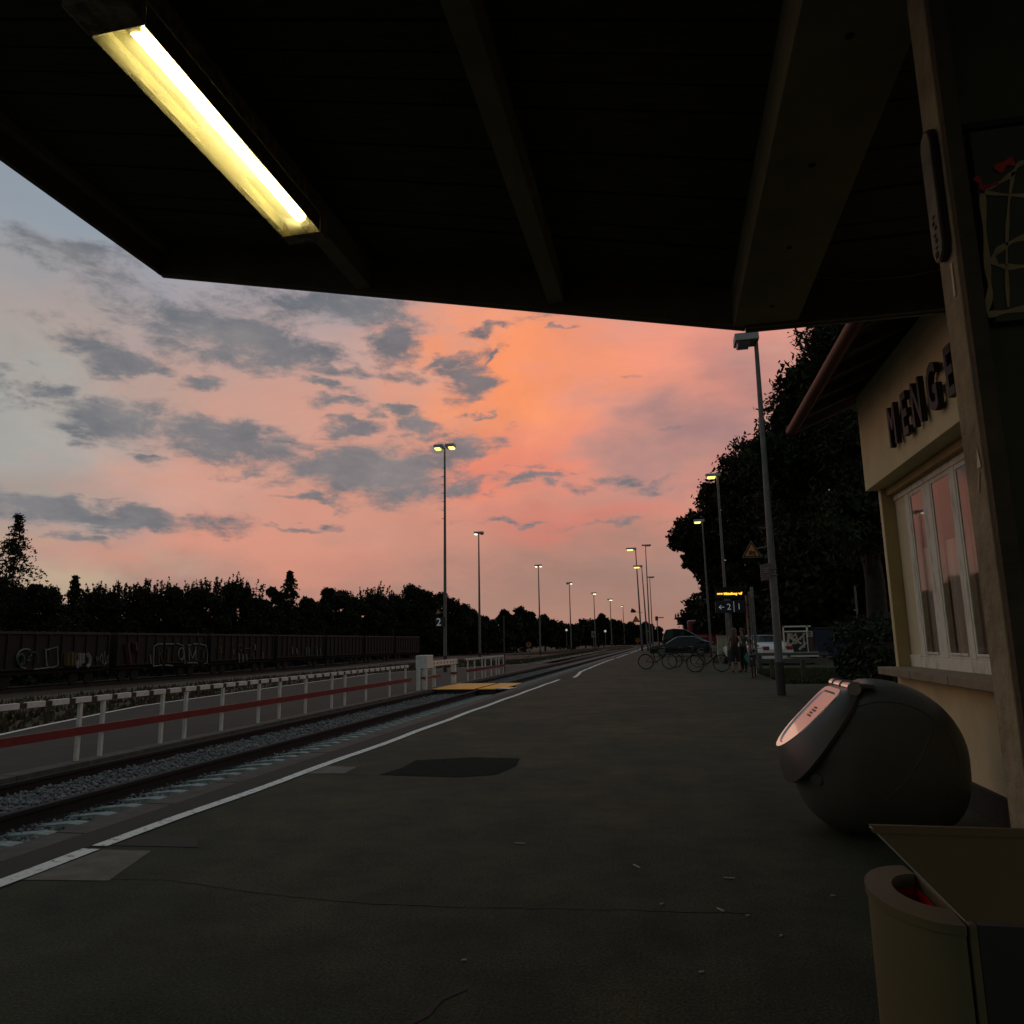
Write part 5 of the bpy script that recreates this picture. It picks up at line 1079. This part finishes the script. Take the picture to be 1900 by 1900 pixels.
for i, (a, b) in enumerate(((-.30, -.17), (-.16, -.05), (-.04, .07), (.08, .19), (.2, .3))): mb.tube((hx, YC + a, hz), (hx, YC + b, hz), .044 if i % 2 == 0 else .037, n=18)
mb.build('hinge', BINTOP, gb, smooth=True)
mb = MB()
for a in (-.24, .0, .24): mb.hexa([(hx, YC + a - .05, hz), (hx + .14, YC + a - .05, hz + .0), (hx + .14, YC + a + .05, hz + .0), (hx, YC + a + .05, hz)], [(hx, YC + a - .05, hz + .036), (hx + .14, YC + a - .04, hz + .025), (hx + .14, YC + a + .04, hz + .025), (hx, YC + a + .05, hz + .036)])
mb.build('hinge_strap', BINL, gb, bevel=.008)
mb = MB(); q = (.99, surf(.99, .44), .40); mb.disc((.915, surf(.93, .40) + .005, .375), (-.4, -1, 0), .036, .03, 20); mb.build('lock_boss', BINP, bdy, smooth=True)
mb = MB(); mb.box(CX - .26, CY - .2, 0, CX + .26, CY + .24, .012); mb.build('foot', BLACK, gb)

# ------------------------------------------------------------------ litter bin station in the right foreground
bs = thing('litter_bin', 'open half-round waste bin with red liner and slanted sheet metal front', 'litter bin', (.5, 1.65, 0))
PY = 1.5
mb = MB(); zt, zb = .968, .818
mb.hexa([(.470, PY, zb), (.716, PY, zb), (.716, PY + .004, zb), (.470, PY + .004, zb)], [(.340, PY - .0, zt - .012), (.716, PY - .0, zt - .012), (.716, PY + .004, zt - .012), (.340, PY + .004, zt - .012)])
mb.hexa([(.338, PY - .006, zt - .0115), (.716, PY - .006, zt - .0115), (.716, PY + .006, zt - .0115), (.338, PY + .006, zt - .0115)], [(.334, PY + .002, zt), (.716, PY + .002, zt), (.716, PY + .012, zt), (.334, PY + .012, zt)])
hd = mb.build('slanted_hood', STEELB, bs)
mb = MB(); mb.tube((.334, PY - .001, zt - .002), (.470, PY - .001, zb), .0016, n=6); mb.build('hood_edge', mat('bare_steel_edge', (.4, .38, .33), .35, .6, var=0), hd)
mb = MB(); mb.box(.476, PY, 0.02, .490, PY + .30, .812); mb.build('corner_post', STEELG, bs, bevel=.003)
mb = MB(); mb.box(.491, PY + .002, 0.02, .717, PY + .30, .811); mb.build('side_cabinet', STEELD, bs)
bcx, bcy, brx, bry, brz = .470, 1.668, .108, .170, .812
def arc(k_, z, off=0.0, n=30):
    return [(bcx - (brx * k_ + off) * math.sin(PI * i / n), bcy - (bry * k_ + off) * math.cos(PI * i / n), z) for i in range(n + 1)]
def band(mb, a, b): o = len(a); mb.add(a + b, [(i, i + 1, o + i + 1, o + i) for i in range(o - 1)])
mb = MB(); band(mb, arc(1, .02), arc(1, brz - .018)); band(mb, arc(.97, .02), arc(.97, brz - .018)); band(mb, arc(1, .02), arc(.97, .02)); bd2 = mb.build('bin_body', STEELG, bs, smooth=True)
mb = MB(); band(mb, arc(1.035, brz - .016), arc(1.04, brz)); band(mb, arc(1.04, brz), arc(.60, brz + .004)); band(mb, arc(.60, brz + .004), arc(.585, brz - .02)); band(mb, arc(1.035, brz - .016), arc(.99, brz - .016)); mb.build('bin_rim', STEELG, bs, smooth=True)
mb = MB(); band(mb, arc(.62, brz - .02), arc(.55, brz - .22)); vs = arc(.55, brz - .22); mb.add(vs, [tuple(range(len(vs)))]); mb.add([(bcx, bcy - bry * .6, brz - .02), (bcx, bcy + bry * .6, brz - .02), (bcx, bcy + bry * .5, brz - .22), (bcx, bcy - bry * .5, brz - .22)], [(0, 1, 2, 3)]); mb.build('bin_liner', REDL, bs, smooth=True)

# ------------------------------------------------------------------ litter on the ground
EXTRA = [(-.9, 3.25, .02, .4, 'small dark-edged scrap at the left of the near asphalt'), (.42, 3.72, .018, 1.0, 'tiny white crumb left of the waste bin'), (.30, 3.95, .016, .2, 'tiny white crumb beyond the bin, right of the pale stick'), (-.1, 4.05, .02, .7, 'tiny white crumb left of the pale stick'), (.75, 4.3, .022, .1, 'tiny pale crumb in front of the round container')]
LIT = mat('litter_pale', (.4, .38, .32), .8, var=.2)
for (x, y, L_, a, lab) in ((-.25, 4.67, .07, -1.0, 'thin pale straw lying on the asphalt in mid view'), (.18, 4.01, .05, -.9, 'pale stick lying nearer on the asphalt towards the bin'), (-1.02, 5.07, .07, -.1, 'flat pale scrap on the asphalt left of the straw'), (.06, 3.29, .02, .3, 'small white scrap nearest the bottom of the view'), (.26, 4.52, .06, -.05, 'faint paper scrap before the round container'), *EXTRA):
    t = thing('litter', lab, 'litter', (x, y, 0), a, 'litter scraps on the asphalt'); mb = MB(); mb.box(-L_ / 2, -.004, .003, L_ / 2, .004, .008); mb.build('scrap', LIT, t, world=False)

# ------------------------------------------------------------------ trees
def leaves(P, size, R, aspect=.5, droop=0.0):
    n = len(P); d = R.normal(size=(n, 3)); d[:, 2] -= droop; d /= np.linalg.norm(d, axis=1)[:, None]; e = R.normal(size=(n, 3)); e -= d * (d * e).sum(1)[:, None]; e /= np.linalg.norm(e, axis=1)[:, None]
    s = size * R.uniform(.6, 1.35, (n, 1)); V = np.stack([P - d * s, P + e * s * aspect, P + d * s, P - e * s * aspect], 1)
    return V.reshape(-1, 3)
def crown_points(lobes, per, R, clump=14, spread=.16, fill=.25):
    out = []
    for (cx_, cy_, cz_, rx_, rz_, wgt) in lobes:
        n = int(per * wgt); nc = max(6, n // clump)
        u = R.normal(size=(nc, 3)); u /= np.linalg.norm(u, axis=1)[:, None]; rad = np.where(R.rand(nc) < fill, R.rand(nc) ** .5 * .8, R.uniform(.78, 1.06, nc))
        C = u * rad[:, None]; idx_ = R.randint(0, nc, n); Q = C[idx_] + R.normal(size=(n, 3)) * spread
        out.append(Q * np.array([rx_, rx_, rz_]) + np.array([cx_, cy_, cz_]))
    return np.concatenate(out)
def tree(name, label, x, y, z0, lobes, per, leaf, m, seed, group=None, clump=14, spread=.16, fill=.25, trunk_r=.25, core=True, extra=None, droop=0, aspect=.5, limbs=4):
    R = np.random.RandomState(seed); t = thing(name, label, 'tree', (x, y, z0), 0, group)
    P = crown_points(lobes, per, R, clump, spread, fill)
    if extra is not None: P = np.concatenate([P, extra(R)])
    V = leaves(P, leaf, R, aspect, droop)
    if core:
        Pc = []
        for (cx_, cy_, cz_, rx_, rz_, wgt) in lobes:
            n = int(130 * wgt + 40); u = R.normal(size=(n, 3)); u /= np.linalg.norm(u, axis=1)[:, None]; Pc.append(u * (R.rand(n, 1) ** .4) * .62 * np.array([rx_, rx_, rz_]) + np.array([cx_, cy_, cz_]))
        Pc = np.concatenate(Pc); mr_ = np.mean([l[3] for l in lobes]); V = np.concatenate([V, leaves(Pc, mr_ * .26, R, .7)])
    fastmesh('crown', V, np.arange(len(V)).reshape(-1, 4), m, t)
    mb = MB(); top = max(l[2] for l in lobes); rr2 = random.Random(seed)
    mb.path([(0, 0, -.1), (.08, .05, top * .3), (-.06, .1, top * .6), (0, 0, top)], [trunk_r, trunk_r * .8, trunk_r * .5, trunk_r * .15], 9)
    for l in lobes[:limbs + 3]:
        zs = max(.5, l[2] * .45); mb.path([(0, 0, zs), (l[0] * .5, l[1] * .5, zs + (l[2] - zs) * .6), (l[0] * .95, l[1] * .95, l[2] + l[4] * .3)], [trunk_r * .45, trunk_r * .28, trunk_r * .06], 6)
    mb.build('trunk', TWIG, t, smooth=True, world=False); return t
def lob(seed, wx, h, base, n, rmin, rmax):
    r = random.Random(seed); L_ = []
    for i in range(n):
        f_ = i / max(1, n - 1); z = base + (h - base) * (.18 + .70 * f_); env = wx * (1 - (abs(f_ - .38) / .75) ** 2) ** .5 if abs(f_ - .38) < .75 else wx * .2
        a = i * 2.4 + r.random(); rr = r.uniform(rmin, rmax) * (1 - .25 * f_); q = max(0, env - rr * .6) * r.uniform(.5, 1); L_.append((math.cos(a) * q, math.sin(a) * q, z, rr, rr * r.uniform(.7, .95), 1))
    return L_
# near trees on the right
def lobes_px(lst, Y0, x0, y0, z0):
    """crown masses given where they stand in the view at the distance Y0"""
    out = []
    for (px, py, rp, wgt) in lst:
        dy = random.Random(px).uniform(-1.2, 1.2); c = at(px, py, Y0 + dy); r = rp / 1400 * (Y0 + dy); out.append((c.x - x0, c.y - y0, c.z - z0, r, r * .92, wgt))
    return out
YA = 19.5; xa = at(1600, 900, YA).x
tree('ash_tree', 'tall feathery ash tree rising behind the red gutter', xa, YA, 0, lobes_px([(1545, 640, 62, 1), (1600, 600, 70, 1), (1500, 715, 60, 1), (1560, 740, 75, 1.2), (1470, 790, 62, 1), (1525, 830, 75, 1.2), (1600, 800, 80, 1), (1425, 850, 45, .7), (1660, 700, 90, 1), (1480, 900, 80, 1.2), (1590, 950, 90, 1.2), (1680, 900, 90, .8)], YA, xa, YA, 0), 2600, .085, LEAFA, 21, clump=24, spread=.12, fill=.22, trunk_r=.28, droop=.6, aspect=.33)
YB2 = 64; xb = at(1420, 1100, YB2).x
tree('oak_tree', 'broad dark oak tree left of the nearest lamp post, reaching over the display', xb, YB2, 0, lobes_px([(1395, 870, 58, 1.2), (1345, 925, 48, 1), (1430, 930, 80, 1.3), (1300, 985, 42, 1), (1350, 1000, 55, 1), (1268, 1000, 26, .6), (1400, 1020, 75, 1.2), (1292, 1040, 24, .5), (1330, 1075, 34, .7), (1460, 1010, 80, 1), (1400, 1100, 60, 1), (1450, 1110, 70, 1), (1350, 1115, 30, .5), (1470, 880, 60, .8)], YB2, xb, YB2, 0), 3200, .19, LEAFB, 22, clump=26, spread=.12, fill=.25, trunk_r=.4, aspect=.6)
YC2 = 49; xc = at(1600, 1100, YC2).x
tree('dark_tree', 'dense dark tree mass filling the gap behind the station building', xc, YC2, 0, lobes_px([(1520, 980, 90, 1), (1600, 960, 110, 1), (1560, 1060, 100, 1), (1500, 1080, 70, 1), (1640, 1080, 100, 1), (1480, 1140, 60, .8), (1560, 1150, 80, 1), (1640, 1180, 80, 1), (1700, 1000, 100, 1)], YC2, xc, YC2, 0), 1500, .26, LEAFB, 23, fill=.5, trunk_r=.4)
tree('dark_tree', 'lower dark tree behind the timetable stand and white trailer', at(1420, 1150, 76).x, 76, 0, lobes_px([(1330, 1140, 36, 1), (1370, 1130, 45, 1), (1430, 1120, 60, 1), (1480, 1130, 60, 1), (1390, 1175, 40, 1), (1440, 1180, 45, 1), (1520, 1150, 60, 1), (1560, 1180, 50, 1)], 76, at(1420, 1150, 76).x, 76, 0), 1000, .34, LEAFB, 24, fill=.5, trunk_r=.3)
tree('round_bush_tree', 'rounded small tree rising above the red bus and dark van', at(1300, 1160, 105).x, 105, 0, lobes_px([(1295, 1125, 22, 1), (1280, 1150, 20, 1), (1315, 1135, 26, 1), (1300, 1165, 24, 1), (1335, 1160, 30, 1)], 105, at(1300, 1160, 105).x, 105, 0), 900, .34, LEAFC, 25, fill=.5)
t = thing('hedge', 'dark leafy hedge beside the station building behind the round container', 'hedge', (6, 18.5, 0))
R = np.random.RandomState(8); n = 24000
P = np.stack([R.uniform(4.25, 9.5, n), R.uniform(16.6, 21.5, n), R.uniform(0, 1.5, n)], 1); edge_ = np.minimum(np.minimum(P[:, 0] - 4.25, P[:, 1] - 16.6), 1.5 - P[:, 2]); keep = (edge_ < .5); P = P[keep]; P += R.normal(size=P.shape) * .1; P[:, 2] = np.abs(P[:, 2]) + .02 + .15 * np.sin(P[:, 0] * 3) * (P[:, 2] > 1)
V = leaves(P - np.array([6, 18.5, 0]), .075, R, .5); fastmesh('foliage', V, np.arange(len(V)).reshape(-1, 4), LEAFD, t)
mb = MB(); mb.box(4.7, 17.0, 0, 9.2, 21.2, 1.15); mb.build('stems', TWIG, t)
tufts('grass', lambda R: (R.uniform(3.2, 6.5), R.uniform(22.8, 32)), 9000, .05, .16, GRASSY, 9, .0)
# far left row of trees and bushes behind the wagons
def shoots(n, w_, z0_, z1_, k_=26):
    def f(R):
        out = []
        for i in range(n):
            a = R.uniform(0, 2 * PI); q = R.rand() ** .5 * w_; b = np.array([math.cos(a) * q, math.sin(a) * q, R.uniform(z0_, z0_ + (z1_ - z0_) * .5)]); ln = (z1_ - b[2]) * R.uniform(.5, 1) * (1 - .4 * q / w_)
            tt = R.rand(k_, 1); out.append(b + np.array([R.normal() * .15, R.normal() * .15, 1]) * ln * tt + R.normal(size=(k_, 3)) * .11 * (1.1 - tt))
        return np.concatenate(out)
    return f
def whorls(w_, h, n=210):
    def f(R):
        out = []
        for i in range(n):
            z = h * (.10 + .92 * R.rand() ** .8); q = w_ * max(.03, (1.03 - z / h)) ** .75 * R.uniform(.45, 1.15); a = R.uniform(0, 2 * PI); k_ = 16; tt = R.rand(k_, 1) ** .7
            d = np.array([math.cos(a), math.sin(a), .28]); P_ = d * q * tt; P_[:, 2] -= .55 * q * tt[:, 0] ** 2; out.append(P_ + np.array([0, 0, z]) + R.normal(size=(k_, 3)) * .09)
        return np.concatenate(out)
    return f
def far_tree(px, top_py, Yd, wpx, seed, name, label, kind='round', base_z=-.6, m=LEAFC, leaf=.26, per=620, grp=None):
    c = at(px, top_py, Yd); sc = np.linalg.norm(ray(px, top_py)) / 1 ; d = ray(px, 1150); dist = Yd * np.linalg.norm(d) / d[1]; h = c.z - base_z; wv_ = wpx / 1380 * dist
    ex = None; L_ = lob(seed, wv_, h * (.90 if kind == 'spiky' else 1.0), h * .10, 13, wv_ * .30, wv_ * .52)
    if kind == 'spiky': ex = shoots(60, wv_ * 1.0, h * .62, h * 1.07)
    if kind == 'spire':
        L_ = [(0, 0, h * .30, wv_ * .5, h * .2, .7), (0, 0, h * .5, wv_ * .3, h * .22, .5), (0, 0, h * .7, wv_ * .16, h * .2, .3)]
        ex = whorls(wv_ * 1.05, h)
    if kind == 'low': L_ = [(a_, 0, h * .45, wv_ * .5, h * .5, 1) for a_ in (-wv_ * .6, 0, wv_ * .6)]
    return tree(name, label, c.x, Yd, base_z, L_, per, leaf, m, seed, grp, clump=12, spread=.17, fill=.3, trunk_r=.22, extra=ex, core=kind != 'spire')
G = 'trees and bushes behind the wagons'
specs = [(-60, 1010, 40, 60, 'round', 'dark tree cut by the left edge of the view'), (35, 962, 44, 84, 'spire', 'tall ragged conifer at the far left standing above its neighbours'), (15, 1075, 47, 50, 'round', 'dense tree just left of the ragged conifer'), (85, 1085, 45, 40, 'round', 'low rounded tree right of the ragged conifer'),
         (140, 1074, 50, 40, 'spire', 'slim see-through sapling between two dark masses'), (178, 1090, 53, 34, 'spiky', 'bush with upright shoots right of the slim sapling'), (225, 1088, 55, 42, 'spiky', 'bushy tree with shoots above the wagon joint'), (285, 1080, 58, 48, 'spiky', 'bushy spiky tree above the outlined lettering'),
         (340, 1095, 60, 40, 'round', 'lower round tree between two spiky ones'), (385, 1082, 62, 46, 'spiky', 'broad spiky tree left of the dip in the treeline'), (440, 1073, 66, 46, 'spiky', 'tallest spiky tree before the gap in the treeline'), (485, 1115, 68, 34, 'round', 'low tree in the dip of the treeline'),
         (538, 1062, 72, 52, 'spire', 'drooping birch with a ragged double top'), (512, 1090, 73, 26, 'round', 'small tree at the left side of the drooping birch'), (575, 1115, 76, 36, 'round', 'low tree right of the drooping birch'), (625, 1096, 80, 44, 'round', 'rounded tree with a loose lit edge in mid row'), (668, 1110, 84, 34, 'round', 'low crown between two rounded trees'),
         (705, 1093, 88, 40, 'spiky', 'spiky tree left of the flat-topped one'), (775, 1092, 95, 46, 'round', 'dark flat-topped tree left of the two-headed lamp post'), (740, 1112, 92, 34, 'round', 'small tree in front of the flat-topped one'), (830, 1106, 105, 38, 'round', 'tree right behind the two-headed lamp post'), (868, 1128, 112, 34, 'round', 'lower tree sloping down right of the lamp post'), (905, 1146, 125, 34, 'round', 'small rounded tree left of the wooden pole'),
         (945, 1132, 140, 30, 'round', 'loose-topped tree behind the wooden pole'), (972, 1127, 150, 30, 'round', 'domed dark tree right of the wooden pole'), (1010, 1142, 160, 28, 'round', 'domed tree at the third yard lamp post'), (1045, 1158, 190, 34, 'round', 'low tree right of the third yard lamp post'), (1085, 1150, 210, 26, 'round', 'far small tree near the fourth yard lamp post'),
         (1118, 1138, 230, 18, 'round', 'far small dark tree with a peaked top'), (1140, 1150, 250, 22, 'round', 'far tree right of the peaked one'), (1175, 1158, 280, 24, 'round', 'distant tree behind the leftmost far lamp post'), (1200, 1155, 300, 16, 'round', 'distant tree among the far lamp posts'), (1222, 1162, 300, 10, 'round', 'tiny distant dome-shaped tree at the end of the line')]
for i, (px, py, Yd, wp, kd, lab) in enumerate(specs):
    lf = .10 + Yd * .0009 if Yd < 120 else .2 + Yd * .0012
    far_tree(px, py - (7 if 60 < px < 900 and kd != 'spire' else 0), Yd + (8 if px < 900 else 0), wp * (1.1 if kd == 'round' and 60 < px < 900 else 1), 40 + i, {'spire': 'conifer_tree', 'spiky': 'poplar_bush', 'round': 'broadleaf_tree'}[kd], lab, kd, leaf=lf, per=1500 if Yd < 120 else 520, grp=G if px < 900 else 'trees far down the line')
# undergrowth closing the foot of the tree row
R = np.random.RandomState(31); n = 30000; yv = 22 + 130 * R.rand(n) ** 1.2; xv = -36 - R.rand(n) * 7 - 0.02 * (yv - 60); xv = np.where(yv > 110, xv + (yv - 110) * .25, xv)
P = np.stack([xv, yv, -.6 + 3.0 * R.rand(n)], 1); V = leaves(P, .26, R, .6); meta(fastmesh('undergrowth', V, np.arange(len(V)).reshape(-1, 4), LEAFC), kind='stuff')
n = 14000; yv = 150 + 320 * R.rand(n); xv = -60 + 62 * R.rand(n); xv = np.minimum(xv, -8 + 0 * yv); P = np.stack([xv, 330 + R.rand(n) * 30, -.6 + 7 * R.rand(n) * (.6 + .4 * np.sin(xv * .3))], 1); V = leaves(P, 1.1, R, .7); meta(fastmesh('far_wood', V, np.arange(len(V)).reshape(-1, 4), LEAFC), kind='stuff')
n = 9000; P = np.stack([R.uniform(-140, -55, n), R.uniform(170, 190, n), -.6 + 8 * R.rand(n)], 1); V = leaves(P, .9, R, .7); meta(fastmesh('far_wood', V, np.arange(len(V)).reshape(-1, 4), LEAFC), kind='stuff')

# ------------------------------------------------------------------ small railway things far down the line
ORS = mat('signal_orange', (.28, .10, .015), .6, var=.15)
def round_sign(px, py, base_py, Y, r, label):
    c = at(px, py, Y); t = thing('round_sign', label, 'sign', (c.x, Y, -.3)); mb = MB(); mb.tube((c.x, Y + .03, -.3), (c.x, Y + .03, c.z), .03, n=8); mb.build('post', POLE, t)
    mb = MB(); mb.disc(c, (0, 1, 0), r, .02, 22); d = mb.build('disc', ORS, t); mb = MB(); mb.box(c.x - r * .5, Y - .02, c.z + r * .3, c.x + r * .5, Y - .011, c.z + r * .5); mb.box(c.x - r * .1, Y - .02, c.z - r * .5, c.x + r * .1, Y - .011, c.z + r * .3); mb.build('letter_mark', BLACK, d)
round_sign(981, 1196, 1225, 62, .22, 'round orange sign with a dark T beside the sidings')
round_sign(1183, 1188, 1205, 84, .26, 'small round orange sign low beside the leftmost far lamp post')
c = at(1101, 1177, 120); t = thing('track_board', 'small white board on a post at the fourth yard lamp post', 'sign', (c.x, 120, -.4)); mb = MB(); mb.tube((c.x, 120, -.4), (c.x, 120, c.z), .05, n=8); mb.build('post', POLE, t); mb = MB(); mb.box(c.x - .3, 119.9, c.z - .45, c.x + .3, 119.94, c.z + .5); pl = mb.build('board', mat('board_greenish_white', (.2, .24, .17), .6, var=.15), t); mb = MB(); mb.box(c.x - .12, 119.88, c.z - .3, c.x - .04, 119.895, c.z + .3); mb.box(c.x + .06, 119.88, c.z - .2, c.x + .2, 119.895, c.z + .2); mb.build('board_mark', BLACK, pl)
for px, py, Y, lab in ((1051, 1169, 150, 'small white signal light glowing before the far trees, the left one'), (1123, 1171, 150, 'small white signal light glowing before the far trees, the right one')):
    c = at(px, py, Y); t = thing('signal_light', lab, 'signal', (c.x, Y, -.4)); mb = MB(); mb.tube((c.x, Y, -.4), (c.x, Y, c.z), .05, n=8); mb.build('post', POLE, t); mb = MB(); mb.disc(c, (0, 1, 0), .22, .2, 14); mb.build('lamp', mat('signal_lamp_white', (.6, .6, .55), .4, var=0, emit=(1, .95, .85), estr=.35), t)
c = at(1219, 1147, 110); t = thing('semaphore_signal', 'brownish semaphore signal with its arm out against the sky', 'signal', (c.x, 110, 0)); mb = MB(); mb.tube((c.x, 110, 0), (c.x, 110, c.z + .3), .07, n=8); mb.build('post', POLE, t)
mb = MB(); mb.box(c.x - .25, 109.9, c.z - .35, c.x + .15, 110.0, c.z + .25); mb.box(c.x + .15, 109.95, c.z, c.x + .95, 109.99, c.z + .13); mb.build('signal_arm', mat('signal_red_brown', (.12, .035, .02), .6, var=.2), t)
c = at(1178, 1134, 92.4); t = thing('loudspeaker', 'dark loudspeaker on an arm of the leftmost far lamp post', 'loudspeaker', tuple(c)); mb = MB(); mb.path([c + Vector((-.45, 0, .12)), c + Vector((-.1, 0, 0)), c + Vector((.1, 0, -.06))], [.28, .2, .12], 12); mb.build('horn', BLACKR, t); mb = MB(); mb.tube(c + Vector((.1, 0, -.1)), c + Vector((.95, .3, -.15)), .03, n=6); mb.build('bracket_arm', METAL, t)
c = at(1591, 1165, 24); t = thing('thin_pole', 'thin dark pole rising from the hedge', 'pole', (c.x, 24, 0)); q = at(1586, 1088, 24); mb = MB(); mb.tube((c.x + .02, 24, 0), q, .03, .025, n=8); mb.build('shaft', POLE, t); mb = MB(); mb.disc(at(1588, 1132, 24), (0, 0, 1), .05, .05, 10); mb.build('clamp', METAL, t)
c = at(1540, 1180, 47) - Vector((0, 0, 0)); t = thing('skip_container', 'dark blue waste container behind the hedge', 'container', (c.x, 47, 0)); mb = MB(); mb.hexa([(c.x - .7, 47, .2), (c.x + 1.6, 47, .2), (c.x + 1.6, 48.4, .2), (c.x - .7, 48.4, .2)], [(c.x - .85, 46.9, 1.75), (c.x + 1.75, 46.9, 1.75), (c.x + 1.75, 48.5, 1.75), (c.x - .85, 48.5, 1.75)]); mb.build('container_body', mat('container_blue', (.010, .022, .055), .5, var=.2), t, bevel=.03); mb = MB(); mb.box(c.x - .9, 46.85, 1.76, c.x + 1.8, 48.55, 1.86); mb.build('container_lid', mat('container_lid_green', (.012, .03, .02), .5, var=.2), t, bevel=.02)
